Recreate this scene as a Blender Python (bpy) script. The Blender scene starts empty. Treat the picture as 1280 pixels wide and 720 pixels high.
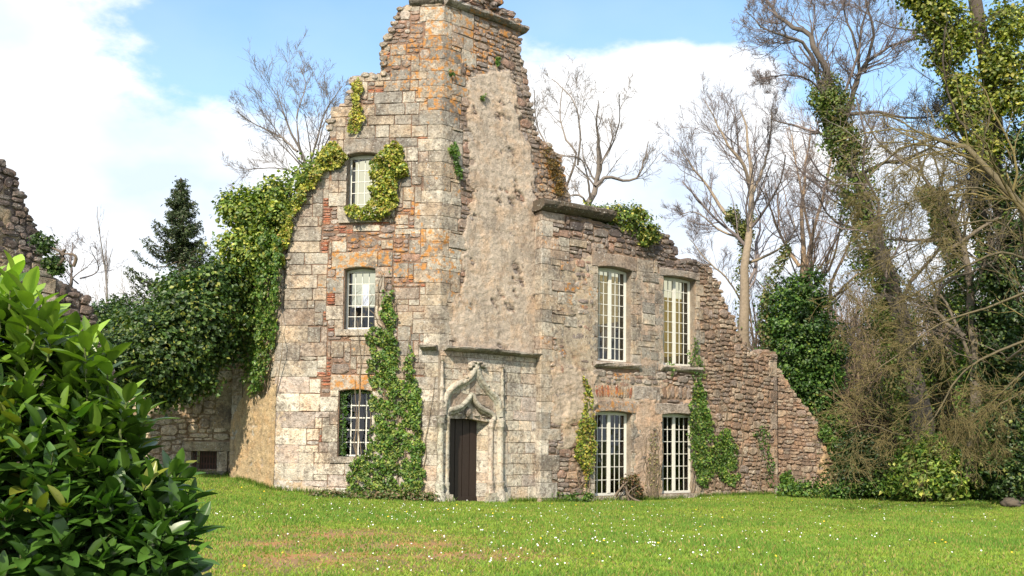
import bpy, math, random
import numpy as np
from mathutils import Vector, Matrix, noise as mnoise
from mathutils.geometry import tessellate_polygon

S = bpy.context.scene
COL = S.collection
rng = np.random.default_rng(7)
random.seed(7)
sin, cos, rad = math.sin, math.cos, math.radians

# ------------------------------------------------------------------ camera
FPX, PPY, EYE = 1200.0, 468.0, 1.65
PITCH, ROLL = math.atan(80.0 / FPX), 0.010
CAM = np.array([0.0, 0.0, EYE])
r0 = np.array([1.0, 0, 0]); f0 = np.array([0, cos(PITCH), sin(PITCH)]); u0 = np.array([0, -sin(PITCH), cos(PITCH)])
RIGHT = cos(ROLL) * r0 + sin(ROLL) * u0
UP = cos(ROLL) * u0 - sin(ROLL) * r0
cd = bpy.data.cameras.new('camera'); cam = bpy.data.objects.new('camera', cd); COL.objects.link(cam)
cd.sensor_width = 36; cd.lens = FPX / 1280 * 36; cd.shift_y = (PPY - 360) / 1280
cd.clip_start = 0.1; cd.clip_end = 2000
M = Matrix(((RIGHT[0], UP[0], -f0[0], 0), (RIGHT[1], UP[1], -f0[1], 0), (RIGHT[2], UP[2], -f0[2], EYE), (0, 0, 0, 1)))
cam.matrix_world = M
S.camera = cam

def ray(px, py):
    return RIGHT * ((px - 640) / FPX) + UP * (-(py - PPY) / FPX) + f0
def proj(P):
    P = np.asarray(P, float) - CAM
    x = P @ RIGHT; y = P @ UP; z = np.maximum(P @ f0, 1e-3)
    return 640 + FPX * x / z, PPY - FPX * y / z
def at(px, py, Y):
    """world point on the photo's ray at distance Y in front"""
    d = ray(px, py); return CAM + d * (Y / d[1])

# ------------------------------------------------------------------ light
SUN_AZ, SUN_EL = rad(17), rad(39)          # azimuth to the left of straight behind the camera
tosun = Vector((-sin(SUN_AZ) * cos(SUN_EL), -cos(SUN_AZ) * cos(SUN_EL), sin(SUN_EL)))
sl = bpy.data.lights.new('sun', 'SUN'); so = bpy.data.objects.new('sun', sl); COL.objects.link(so)
sl.energy = 5.0; sl.angle = rad(0.55); sl.color = (1.0, 0.90, 0.72)
so.rotation_euler = tosun.to_track_quat('Z', 'Y').to_euler(); so.location = (-20, -30, 40)
S.view_settings.view_transform = 'Standard'; S.view_settings.look = 'None'
S.view_settings.exposure = 0.42; S.view_settings.gamma = 1
S.cycles.max_bounces = 6; S.cycles.transparent_max_bounces = 12
S.cycles.diffuse_bounces = 3

def newtree(t):
    t.nodes.clear(); return t.nodes, t.links
W = bpy.data.worlds.new('World'); S.world = W; W.use_nodes = True
n, l = newtree(W.node_tree)
def nd(nodes, typ, **kw):
    x = nodes.new(typ)
    for k, v in kw.items():
        if k.startswith('i_'):
            x.inputs[int(k[2:]) if k[2:].isdigit() else k[2:].replace('_', ' ')].default_value = v
        else: setattr(x, k, v)
    return x
out = nd(n, 'ShaderNodeOutputWorld')
sky = nd(n, 'ShaderNodeTexSky', sky_type='NISHITA', sun_disc=False, sun_elevation=SUN_EL, sun_rotation=math.pi + SUN_AZ, air_density=1.0, dust_density=0.1, ozone_density=1.5)
hs = nd(n, 'ShaderNodeHueSaturation'); hs.inputs['Hue'].default_value = .492; hs.inputs['Saturation'].default_value = 1.12; hs.inputs['Value'].default_value = 1.5; l.new(sky.outputs[0], hs.inputs['Color'])
bg = nd(n, 'ShaderNodeBackground', i_Strength=0.14); l.new(hs.outputs[0], bg.inputs[0])
tc = nd(n, 'ShaderNodeTexCoord')
mp = nd(n, 'ShaderNodeMapping'); l.new(tc.outputs['Generated'], mp.inputs[0]); mp.inputs['Scale'].default_value = (1.6, 1.6, 3.0); mp.inputs['Location'].default_value = (0.35, 0.1, 0.0)
nz = nd(n, 'ShaderNodeTexNoise', i_Scale=2.1, i_Detail=10.0, i_Roughness=0.60); l.new(mp.outputs[0], nz.inputs['Vector'])
def math_(nodes, links, op, a, b=None, c=None, clamp=False):
    m = nodes.new('ShaderNodeMath'); m.operation = op; m.use_clamp = clamp
    for i, v in enumerate((a, b, c)):
        if v is None: continue
        if isinstance(v, (int, float)): m.inputs[i].default_value = v
        else: links.new(v, m.inputs[i])
    return m.outputs[0]
acc = math_(n, l, 'MULTIPLY_ADD', nz.outputs[0], 1.9, -0.30)
# open blue gaps between the clouds (direction, width, depth)
def gap(acc, px, py, w, amt):
    d = Vector(ray(px, py)).normalized()
    vm = nd(n, 'ShaderNodeVectorMath', operation='DISTANCE'); l.new(tc.outputs['Generated'], vm.inputs[0]); vm.inputs[1].default_value = d
    g = math_(n, l, 'MULTIPLY', vm.outputs['Value'], 1.0 / w)
    g = math_(n, l, 'MULTIPLY', g, g)
    g = math_(n, l, 'POWER', 2.718, math_(n, l, 'MULTIPLY', g, -1.0))
    return math_(n, l, 'MULTIPLY_ADD', g, -amt, acc)
for g in ((300, 20, .12, .42), (420, 60, .10, .32), (95, 95, .07, .22), (230, 70, .10, .2), (170, 130, .04, .18), (760, -10, .11, .46), (880, 40, .06, .25), (940, -40, .12, .4), (1080, 60, .12, .38), (1180, 130, .08, .2),
          (870, 75, .055, -.35), (930, 95, .05, -.3), (720, 130, .08, -.35), (800, 130, .08, -.25), (1000, 300, .12, -.15), (30, 60, .08, -.2), (120, 220, .15, -.2), (1010, 140, .05, .12), (760, 160, .08, -.2)):
    acc = gap(acc, *g)
sx = nd(n, 'ShaderNodeSeparateXYZ'); l.new(tc.outputs['Generated'], sx.inputs[0])
acc = math_(n, l, 'ADD', acc, math_(n, l, 'MULTIPLY_ADD', sx.outputs[2], -0.45, 0.20))
mr = nd(n, 'ShaderNodeMapRange', interpolation_type='SMOOTHSTEP'); l.new(acc, mr.inputs[0]); mr.inputs[1].default_value = .43; mr.inputs[2].default_value = .66; mr.inputs[3].default_value = .16
nz2 = nd(n, 'ShaderNodeTexNoise', i_Scale=2.6, i_Detail=5.0, i_Roughness=0.5); l.new(mp.outputs[0], nz2.inputs['Vector'])
cr = nd(n, 'ShaderNodeValToRGB'); l.new(nz2.outputs[0], cr.inputs[0])
cr.color_ramp.elements[0].position = .38; cr.color_ramp.elements[0].color = (.66, .77, .93, 1)
cr.color_ramp.elements[1].position = .60; cr.color_ramp.elements[1].color = (1, 1, 1, 1)
bg2 = nd(n, 'ShaderNodeBackground', i_Strength=0.96); l.new(cr.outputs[0], bg2.inputs[0])
mx = nd(n, 'ShaderNodeMixShader'); l.new(mr.outputs[0], mx.inputs[0]); l.new(bg.outputs[0], mx.inputs[1]); l.new(bg2.outputs[0], mx.inputs[2])
l.new(mx.outputs[0], out.inputs[0])

# ------------------------------------------------------------------ materials
def mix(nodes, links, fac, a, b, typ='MIX'):
    m = nodes.new('ShaderNodeMix'); m.data_type = 'RGBA'; m.blend_type = typ
    for i, v in ((0, fac), (6, a), (7, b)):
        if isinstance(v, (int, float)): m.inputs[i].default_value = v
        elif isinstance(v, tuple): m.inputs[i].default_value = (*v, 1) if len(v) == 3 else v
        else: links.new(v, m.inputs[i])
    return m.outputs[2]
def tex(nodes, links, scale, detail=4, rough=.55, stretch=None, off=0):
    g = nodes.new('ShaderNodeNewGeometry')
    v = g.outputs['Position']
    if stretch or off:
        m = nodes.new('ShaderNodeMapping'); links.new(v, m.inputs[0]); m.inputs['Scale'].default_value = stretch or (1, 1, 1); m.inputs['Location'].default_value = (off, off * .7, off * .3); v = m.outputs[0]
    t = nodes.new('ShaderNodeTexNoise'); t.inputs['Scale'].default_value = scale; t.inputs['Detail'].default_value = detail; t.inputs['Roughness'].default_value = rough
    links.new(v, t.inputs['Vector']); return t.outputs[0]
def ss(nodes, links, v, a, b, lo=0.0, hi=1.0):
    m = nodes.new('ShaderNodeMapRange'); m.interpolation_type = 'SMOOTHSTEP'; links.new(v, m.inputs[0])
    m.inputs[1].default_value = a; m.inputs[2].default_value = b; m.inputs[3].default_value = lo; m.inputs[4].default_value = hi
    return m.outputs[0]
def src(nodes, per_object):
    if per_object:
        o = nodes.new('ShaderNodeObjectInfo'); return o.outputs['Color'], o.outputs['Alpha']
    a = nodes.new('ShaderNodeAttribute'); a.attribute_name = 'tint'; return a.outputs['Color'], a.outputs['Alpha']
def new_mat(name):
    m = bpy.data.materials.new(name); m.use_nodes = True; nn, ll = newtree(m.node_tree)
    o = nn.new('ShaderNodeOutputMaterial'); b = nn.new('ShaderNodeBsdfPrincipled'); ll.new(b.outputs[0], o.inputs[0])
    return m, nn, ll, b, o
def bump(nn, ll, b, h, strength, dist):
    x = nn.new('ShaderNodeBump'); x.inputs['Strength'].default_value = strength; x.inputs['Distance'].default_value = dist
    ll.new(h, x.inputs['Height']); ll.new(x.outputs[0], b.inputs['Normal'])
def stone_mat(name, per_object, lichen=1.0, grit=1.0, con=1.0):
    m, nn, ll, b, o = new_mat(name)
    c, a = src(nn, per_object)
    n1 = tex(nn, ll, 5, 6, .6); n2 = tex(nn, ll, 28, 5, .7); n3 = tex(nn, ll, 1.1, 4, .6, off=9)
    v = math_(nn, ll, 'MULTIPLY_ADD', n1, 1.5 * con, 1 - .75 * con); v = math_(nn, ll, 'MULTIPLY', v, math_(nn, ll, 'MULTIPLY_ADD', n2, 1.5 * grit, 1 - .75 * grit))
    stk = ss(nn, ll, tex(nn, ll, 1.5, 6, .65, stretch=(2.2, 2.2, .55), off=14), .50, .66, 1.0, .74); v = math_(nn, ll, 'MULTIPLY', v, stk)
    c = mix(nn, ll, ss(nn, ll, tex(nn, ll, 2.2, 5, .65, off=21), .45, .65, 0, .55), c, mix(nn, ll, 1.0, c, (1.14, .94, .76), 'MULTIPLY'))
    cc = mix(nn, ll, 1.0, c, v, 'MULTIPLY')
    # grey-black weathering crust
    dk = ss(nn, ll, math_(nn, ll, 'ADD', n3, math_(nn, ll, 'MULTIPLY', tex(nn, ll, 9, 5, .7, off=3), .5)), .78, .98)
    cc = mix(nn, ll, math_(nn, ll, 'MULTIPLY', dk, .6 * con), cc, (.12, .105, .09))
    pit = ss(nn, ll, math_(nn, ll, 'ADD', tex(nn, ll, 13, 6, .72, off=31), math_(nn, ll, 'MULTIPLY', n3, .35)), .66, .78)
    cc = mix(nn, ll, math_(nn, ll, 'MULTIPLY', pit, .62 * con), cc, (.105, .075, .06))
    # white lichen spots
    w = ss(nn, ll, tex(nn, ll, 17, 3, .6, off=5), .62, .68)
    cc = mix(nn, ll, math_(nn, ll, 'MULTIPLY', w, .65 * lichen), cc, (.66, .63, .59))
    # orange lichen where the alpha of the tint is high
    on = math_(nn, ll, 'ADD', tex(nn, ll, 6.5, 6, .68, off=2), math_(nn, ll, 'MULTIPLY', a, .30))
    om = ss(nn, ll, on, .72, .84)
    cc = mix(nn, ll, math_(nn, ll, 'MULTIPLY', om, .85 * lichen), cc, mix(nn, ll, n2, (.34, .13, .03), (.70, .31, .05)))
    ll.new(cc, b.inputs['Base Color']); b.inputs['Roughness'].default_value = .92
    h = math_(nn, ll, 'ADD', n2, math_(nn, ll, 'MULTIPLY', n1, 1.5)); bump(nn, ll, b, h, 1.0, .035)
    return m
STONE = stone_mat('granite_stone', True); STONE_J = stone_mat('granite_stone_joined', False)
def simple(name, colr, rough=.7, var=.3, scale=8, bmp=.3, metal=0, attr=False, spec=.5, dist=.01):
    m, nn, ll, b, o = new_mat(name)
    t = tex(nn, ll, scale, 5, .6)
    v = math_(nn, ll, 'MULTIPLY_ADD', t, var * 2, 1 - var)
    c = src(nn, False)[0] if attr else colr
    cc = mix(nn, ll, 1.0, c, v, 'MULTIPLY')
    ll.new(cc, b.inputs['Base Color']); b.inputs['Roughness'].default_value = rough; b.inputs['Metallic'].default_value = metal
    b.inputs['Specular IOR Level'].default_value = spec
    if bmp: bump(nn, ll, b, t, bmp, dist)
    return m
def leaf_mat(name, per_object=False, rough=.42, trans=.25, spec=.5, vein=0):
    m, nn, ll, b, o = new_mat(name)
    c, a = src(nn, per_object)
    t = tex(nn, ll, 3.0 if not vein else 14, 4, .6)
    cc = mix(nn, ll, 1.0, c, math_(nn, ll, 'MULTIPLY_ADD', t, .7, .65), 'MULTIPLY')
    ll.new(cc, b.inputs['Base Color']); b.inputs['Roughness'].default_value = rough; b.inputs['Specular IOR Level'].default_value = spec
    tr = nn.new('ShaderNodeBsdfTranslucent'); ll.new(mix(nn, ll, 1.0, cc, (1.6, 1.9, .6), 'MULTIPLY'), tr.inputs[0])
    ms = nn.new('ShaderNodeMixShader'); ms.inputs[0].default_value = trans; ll.new(b.outputs[0], ms.inputs[1]); ll.new(tr.outputs[0], ms.inputs[2]); ll.new(ms.outputs[0], o.inputs[0])
    return m
LEAF = leaf_mat('ivy_leaf', rough=.5, trans=.2); GRASS = leaf_mat('grass_blade', rough=.7, trans=.35, spec=.2); LAUREL = leaf_mat('laurel_leaf', True, rough=.36, trans=.2, vein=1); LAUREL_J = leaf_mat('laurel_leaf_joined', False, rough=.36, trans=.2, vein=1)
BARK = simple('bark', None, .9, .45, 9, .8, attr=True, dist=.03)
MORTAR = stone_mat('lime_mortar', False, .5, .8, .5)
CARVED = stone_mat('carved_limestone', True, .5, .6)
PAINT = simple('white_paint', (.69, .67, .61), .55, .2, 14, .1)
IRON = simple('rusty_iron', (.12, .06, .04), .8, .3, 20, .3)
WOOD_DOOR = simple('dark_door_wood', (.026, .015, .011), .6, .45, 18, .4, attr=False)
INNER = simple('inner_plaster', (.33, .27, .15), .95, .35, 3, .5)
DARKIN = simple('shaded_plaster', (.10, .08, .06), .95, .35, 3, .5)  # room darkness put into the plaster colour; the boulder shares this tone
m, nn, ll, b, o = new_mat('window_glass')
tr = nn.new('ShaderNodeBsdfTransparent'); tr.inputs[0].default_value = (.66, .63, .44, 1); gl = nn.new('ShaderNodeBsdfGlossy'); gl.inputs['Roughness'].default_value = .03
fr = nn.new('ShaderNodeFresnel'); fr.inputs[0].default_value = 1.5; ms = nn.new('ShaderNodeMixShader')
ll.new(math_(nn, ll, 'MULTIPLY_ADD', fr.outputs[0], 1.0, .04), ms.inputs[0]); ll.new(tr.outputs[0], ms.inputs[1]); ll.new(gl.outputs[0], ms.inputs[2]); ll.new(ms.outputs[0], o.inputs[0])
bump_n = nn.new('ShaderNodeBump'); bump_n.inputs['Distance'].default_value = .02; bump_n.inputs['Strength'].default_value = .25; ll.new(tex(nn, ll, 3, 2), bump_n.inputs['Height']); ll.new(bump_n.outputs[0], gl.inputs['Normal'])
GLASS = m

# ------------------------------------------------------------------ object helpers
def tag(o, label=None, cat=None, group=None, kind=None):
    if label: o['label'] = label
    if cat: o['category'] = cat
    if group: o['group'] = group
    if kind: o['kind'] = kind
    return o
def empty(name, loc, label, cat, group=None):
    o = bpy.data.objects.new(name, None); COL.objects.link(o); o.location = loc; o.empty_display_size = .3
    return tag(o, label, cat, group)
def attach(o, parent):
    if parent is not None:
        o.parent = parent
        if parent.type == 'EMPTY': o.matrix_parent_inverse = Matrix.Translation(-Vector(parent.location))
def mesh_np(name, V, quads=None, tris=None, tint=None, smooth=False):
    me = bpy.data.meshes.new(name)
    V = np.asarray(V, np.float32); nv = len(V)
    q = np.zeros((0, 4), np.int32) if quads is None else np.asarray(quads, np.int32).reshape(-1, 4)
    t = np.zeros((0, 3), np.int32) if tris is None else np.asarray(tris, np.int32).reshape(-1, 3)
    me.vertices.add(nv); me.vertices.foreach_set('co', V.ravel())
    me.loops.add(q.size + t.size); me.loops.foreach_set('vertex_index', np.concatenate([q.ravel(), t.ravel()]).astype(np.int32))
    me.polygons.add(len(q) + len(t))
    ls = np.concatenate([np.arange(len(q)) * 4, q.size + np.arange(len(t)) * 3]).astype(np.int32)
    me.polygons.foreach_set('loop_start', ls)
    me.polygons.foreach_set('use_smooth', np.full(len(q) + len(t), bool(smooth)))
    me.update(calc_edges=True)
    if tint is not None:
        a = me.color_attributes.new('tint', 'FLOAT_COLOR', 'POINT')
        T = np.asarray(tint, np.float32)
        if T.shape[1] == 3: T = np.c_[T, np.zeros(nv, np.float32)]
        a.data.foreach_set('color', T.ravel())
    return me
def link(name, me, mat, parent=None):
    if mat and not me.materials: me.materials.append(mat)
    o = bpy.data.objects.new(name, me); COL.objects.link(o); attach(o, parent)
    if mat is CARVED: o.color = (.52 * rng.uniform(.9, 1.06), .455, .375, -.5)
    return o

class MB:
    def __init__(s): s.V = []; s.Q = []; s.T = []; s.C = []; s.c = (.5, .5, .5, 0)
    def add(s, V, Q=(), T=(), c=None):
        k = len(s.V); c = c or s.c
        s.V += [tuple(v) for v in V]; s.C += [tuple(c)] * len(V)
        s.Q += [[i + k for i in f] for f in Q]; s.T += [[i + k for i in f] for f in T]
    def box(s, F, u0, u1, z0, z1, d0, d1, c=None):
        P = F.P
        V = [P(u0, z0, d0), P(u1, z0, d0), P(u1, z1, d0), P(u0, z1, d0), P(u0, z0, d1), P(u1, z0, d1), P(u1, z1, d1), P(u0, z1, d1)]
        s.add(V, [(4, 5, 6, 7), (1, 0, 3, 2), (0, 4, 7, 3), (5, 1, 2, 6), (7, 6, 2, 3), (0, 1, 5, 4)], c=c)
    def build(s, name, mat, parent=None, smooth=False):
        return link(name, mesh_np(name, s.V, s.Q or None, s.T or None, s.C, smooth), mat, parent)

def tubes_mesh(name, tubes, mat, parent=None, col=(.2, .17, .13), var=.25, colf=None):
    """tubes: list of (pts (n,3), radii (n,)) -> one mesh, vectorised per (n, sides)"""
    groups = {}
    for P, R in tubes:
        r = float(R[0]); k = 9 if r > .12 else 6 if r > .05 else 4 if r > .02 else 3
        groups.setdefault((len(P), k), []).append((P, R))
    Vs, Qs, Cs = [], [], []; base = 0
    for (nn_, k), L in groups.items():
        P = np.array([a for a, _ in L]); R = np.array([b for _, b in L]); T = len(L)
        tan = np.gradient(P, axis=1); tan /= np.linalg.norm(tan, axis=2, keepdims=True) + 1e-9
        ref = np.where(np.abs(tan[:, :1, 2:3]) > .9, np.array([[[1., 0, 0]]]), np.array([[[0, 0, 1.]]]))
        n1 = np.cross(tan, np.broadcast_to(ref, tan.shape)); n1 /= np.linalg.norm(n1, axis=2, keepdims=True) + 1e-9
        n2 = np.cross(tan, n1)
        ang = np.arange(k) / k * 2 * math.pi
        V = P[:, :, None, :] + R[:, :, None, None] * (n1[:, :, None, :] * np.cos(ang)[None, None, :, None] + n2[:, :, None, :] * np.sin(ang)[None, None, :, None])
        idx = np.arange(T * nn_ * k).reshape(T, nn_, k) + base
        a = idx[:, :-1, :]; b_ = np.roll(a, -1, axis=2); d = idx[:, 1:, :]; c = np.roll(d, -1, axis=2)
        Qs.append(np.stack([a, b_, c, d], -1).reshape(-1, 4)); Vs.append(V.reshape(-1, 3))
        cc = np.array(col) * (1 + (rng.random((T, 1, 1, 1)) - .5) * 2 * var)
        if colf is not None: cc = colf(P[:, :, None, :], R[:, :, None, None]) * (1 + (rng.random((T, 1, 1, 1)) - .5) * 2 * var)
        Cs.append(np.broadcast_to(cc, (T, nn_, k, 3)).reshape(-1, 3)); base += V.size // 3
    if not Vs: return None
    return link(name, mesh_np(name, np.concatenate(Vs), np.concatenate(Qs), None, np.concatenate(Cs), True), mat, parent)

def unit(v): return v / (np.linalg.norm(v, axis=-1, keepdims=True) + 1e-9)
def leaves_obj(name, P, N, size, tint, mat=None, parent=None, aspect=.8, droop=.0):
    """P (n,3) positions, N outward directions; kite shaped folded leaves, two triangles each side of the rib"""
    n_ = len(P); P = np.asarray(P)
    nn_ = unit(N * .8 + rng.normal(0, .55, (n_, 3)) + np.array([0, 0, .25]))
    t = rng.normal(0, 1, (n_, 3)) + np.array([0, 0, -droop]); t = unit(t - nn_ * (t * nn_).sum(1, keepdims=True))
    s = np.cross(nn_, t); L = (size * (.65 + .7 * rng.random(n_)))[:, None]
    a = P - t * L * .5; tip = P + t * L * .5; wl = P - t * L * .08 + s * L * aspect * .5 + nn_ * L * .12; wr = P - t * L * .08 - s * L * aspect * .5 + nn_ * L * .12
    V = np.stack([a, wl, tip, wr], 1).reshape(-1, 3); i = np.arange(n_) * 4
    T = np.concatenate([np.stack([i, i + 2, i + 1], 1), np.stack([i, i + 3, i + 2], 1)])
    C = np.repeat(tint, 4, axis=0)
    return link(name, mesh_np(name, V, None, T, C), mat or LEAF, parent)
def fbm(P, s, off=0.0):
    """cheap vectorised value-noise-like field from summed sines"""
    P = np.asarray(P) * s + off
    x, y, z = P[..., 0], P[..., 1], P[..., 2]
    return (np.sin(x * 1.7 + 1.3 * np.sin(y * 1.9 + z)) + np.sin(y * 2.3 + 1.1 * np.sin(z * 2.1 + x * .7)) + np.sin(z * 2.6 + 1.2 * np.sin(x * 1.5 - y)) + .6 * np.sin(x * 4.1 + z * 3.7 + y * 2.9)) / 3.6
def leaf_tint(n_, pal, wts):
    pal = np.array(pal); k = rng.choice(len(pal), n_, p=np.array(wts) / sum(wts))
    return pal[k] * (.75 + .5 * rng.random((n_, 1)))
IVY = [(.045, .10, .018), (.075, .15, .025), (.16, .22, .03), (.30, .30, .05)]
# ------------------------------------------------------------------ terrain
def sstep(x, a, b):
    t = np.clip((np.asarray(x, float) - a) / (b - a), 0, 1); return t * t * (3 - 2 * t)
def gz(x, y):
    x = np.asarray(x, float); y = np.asarray(y, float)
    h = .62 * sstep(-x, 1.5, 11.5) * sstep(y, 14, 27) - .13 * sstep(x, -2.5, 3) * sstep(y, 12, 24)
    h = h + .035 * np.sin(x * .9 + 1) * np.sin(y * .7) + 6 * sstep(y, 60, 200) + 1.5 * sstep(y, 34, 60) * sstep(x, 2, 30)
    return h
def gpt(px, py):
    d = ray(px, py); t = 5.0
    for _ in range(400):
        p = CAM + d * t
        if p[2] <= gz(p[0], p[1]): break
        t += .1
    return p
# ------------------------------------------------------------------ wall faces
class Face:
    def __init__(s, ox, oy, th):
        s.o = np.array([ox, oy]); s.th = th; s.d = np.array([cos(th), sin(th)]); s.n = np.array([sin(th), -cos(th)])
    def P(s, u, z, d=0.0):
        q = s.o + s.d * u + s.n * d; return (q[0], q[1], z)
    def PN(s, u, z, d):
        u, z, d = np.broadcast_arrays(u, z, d)
        q = s.o + u[..., None] * s.d + d[..., None] * s.n
        return np.concatenate([q, z[..., None]], -1)
    def uz(s, px, py, off=0.0):
        r = ray(px, py); o = s.o + s.n * off
        t = ((o - CAM[:2]) @ s.n) / (r[:2] @ s.n); p = CAM + r * t
        return float((p[:2] - o) @ s.d), float(p[2])
    def poly(s, pts): return [s.uz(*p) for p in pts]
def inpoly(U, Z, poly):
    r = np.zeros(np.shape(U), bool); n_ = len(poly)
    for i in range(n_):
        x1, y1 = poly[i]; x2, y2 = poly[(i + 1) % n_]
        if y1 == y2: continue
        c = ((y1 > Z) != (y2 > Z)) & (U < (x2 - x1) * (Z - y1) / (y2 - y1) + x1); r ^= c
    return r

TA, TB, TC = rad(-8), rad(40.5), rad(35)
cor = at(545.3, 628, 24.75)[:2]
LA = 4.31
A = Face(cor[0] - LA * cos(TA), cor[1] - LA * sin(TA), TA)
B = Face(cor[0], cor[1], TB)
TL = rad(-50); LL = 2.8
L = Face(A.o[0] - LL * cos(TL), A.o[1] - LL * sin(TL), TL)
LB = 3.32
bend = B.o + B.d * LB
nC = np.array([sin(TC), -cos(TC)])
C = Face(*(bend + nC * .33), TC)
B2 = Face(*(B.o + B.n * .13), TB)
R_ = Face(*bend, TC - math.pi / 2)          # narrow return between the tower and the right wing (faces left)
uC, _ = C.uz(971, 617)
D = Face(*(C.o + C.d * uC - C.n * .9), rad(14))
E = Face(*at(-70, 500, 20.5)[:2], rad(60))
Fc = Face(*at(120, 560, 28.0)[:2], rad(3))

PAL = dict(
    ashlar=[(.38, .33, .27), (.43, .365, .295), (.32, .29, .25), (.48, .43, .36), (.27, .245, .215), (.39, .31, .25), (.43, .35, .265), (.36, .315, .265)],
    pale=[(.53, .47, .38), (.49, .43, .35), (.55, .49, .42), (.51, .41, .33), (.45, .41, .36), (.58, .52, .44)],
    bright=[(.64, .57, .48), (.58, .51, .42), (.53, .49, .45), (.62, .51, .40), (.50, .42, .37)],
    rubble=[(.31, .25, .21), (.26, .215, .19), (.36, .28, .23), (.22, .17, .145), (.33, .21, .16), (.42, .36, .31), (.29, .24, .22)],
    red=[(.36, .25, .18), (.31, .215, .155), (.40, .29, .21), (.28, .19, .14), (.34, .27, .21), (.43, .34, .26), (.30, .235, .20)],
    brick=[(.36, .12, .06), (.42, .16, .09), (.30, .11, .07), (.44, .22, .14)],
    dark=[(.13, .10, .09), (.17, .13, .115), (.10, .08, .08), (.20, .15, .13), (.24, .20, .18)],
    shade=[(.50, .39, .28), (.54, .43, .31), (.44, .34, .24), (.58, .48, .35)])
LICH = [(470, 322, 40, 1), (440, 300, 30, .7), (510, 250, 26, .7), (525, 295, 40, .8), (562, 330, 34, 1), (576, 376, 22, 1), (500, 328, 30, .7), (418, 345, 26, .8), (410, 360, 20, .6), (520, 360, 30, .35),
        (465, 430, 18, .9), (450, 475, 24, 1), (474, 482, 14, 1), (412, 405, 16, .6), (565, 225, 28, .9), (520, 60, 46, .8), (575, 75, 46, .9), (620, 40, 40, .8), (530, 118, 30, .7), (490, 85, 30, .6), (560, 110, 30, .8), (600, 30, 60, .6),
        (700, 335, 30, .7), (690, 440, 26, 1), (715, 375, 32, .7), (735, 410, 26, .6), (775, 478, 34, 1), (760, 500, 20, .6), (710, 500, 30, .35), (473, 505, 10, 1), (690, 205, 30, 1.1), (880, 340, 20, .7), (735, 360, 14, .8), (260, 545, 26, .6), (675, 300, 18, .7), (550, 160, 30, .5), (925, 525, 12, .8), (745, 590, 16, .5), (455, 120, 18, .8), (690, 240, 30, .7)]
def lichen(px, py):
    v = -.38
    for x, y, r, s in LICH: v += s * math.exp(-((px - x) ** 2 + (py - y) ** 2) / (r * r)) * 1.15
    return min(v, .72)

def stone_variant(n_, sq, front, seed, chisel):
    """unit stone: outline in x/z within +-.5, outward is -y; base at y=0 (in the wall), face at y=-1"""
    r = np.random.default_rng(seed); pts = []
    for i in range(n_):
        a = 2 * math.pi * (i + .5 + r.uniform(-.22, .22)) / n_ + math.pi / n_ * 0
        c, s_ = math.cos(a), math.sin(a); k = (abs(c) ** sq + abs(s_) ** sq) ** (-1 / sq)
        k *= r.uniform(.90, 1.03); pts.append((c * k * .5, s_ * k * .5))
    V = []; rings = [(1.0, .6), (1.0, -.45), ((1 + front) / 2 + .03, -.85), (front, -1.0)]
    for sc, y in rings:
        for x, z in pts: V.append((x * sc, y + (r.uniform(-.16, .16) * chisel if y < 0 else 0), z * sc))
    V.append((0, -1.0 - r.uniform(0, .22) * chisel, 0)); c_ = len(V) - 1; Q, T = [], []
    for k in range(3):
        for i in range(n_): j = (i + 1) % n_; Q.append((k * n_ + j, k * n_ + i, (k + 1) * n_ + i, (k + 1) * n_ + j))
    for i in range(n_): T.append((3 * n_ + (i + 1) % n_, 3 * n_ + i, c_))
    return np.array(V), np.array(Q), np.array(T)
VAR = {'rubble': [stone_variant(8 + i % 2, 5.5, .80, 100 + i, 1.0) for i in range(14)],
       'ashlar': [stone_variant(8, 14, .90, 200 + i, .35) for i in range(12)],
       'brick': [stone_variant(8, 12, .88, 300 + i, .5) for i in range(6)]}
def ashvar(seed):
    r = np.random.default_rng(seed); j = lambda a: r.uniform(-a, a)
    c = .04; base = [(-.5, -.5 + c), (-.5 + c, -.5), (0, -.5), (.5 - c, -.5), (.5, -.5 + c), (.5, 0), (.5, .5 - c), (.5 - c, .5), (0, .5), (-.5 + c, .5), (-.5, .5 - c), (-.5, 0)]
    base = [(x * (1 + j(.035)) - .01 , z * (1 + j(.06))) for x, z in base]; n_ = 12; V = []
    for sc, y in ((1, .6), (1, -.6), (.988, -.9), (.965, -1.0)):
        for x, z in base: V.append((x * sc, y + (j(.1) if y < 0 else 0), z * sc * (1 if sc > .97 else .975)))
    V.append((j(.2), -1 - r.uniform(-.15, .25), j(.2))); Q = []; T = []
    for k in range(3):
        for i in range(n_): jn = (i + 1) % n_; Q.append((k * n_ + jn, k * n_ + i, (k + 1) * n_ + i, (k + 1) * n_ + jn))
    for i in range(n_): T.append((3 * n_ + (i + 1) % n_, 3 * n_ + i, 4 * n_))
    return np.array(V), np.array(Q), np.array(T)
VAR['ashlar'] = [ashvar(400 + i) for i in range(12)]
VMESH = {k: [None] * len(v) for k, v in VAR.items()}

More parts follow.
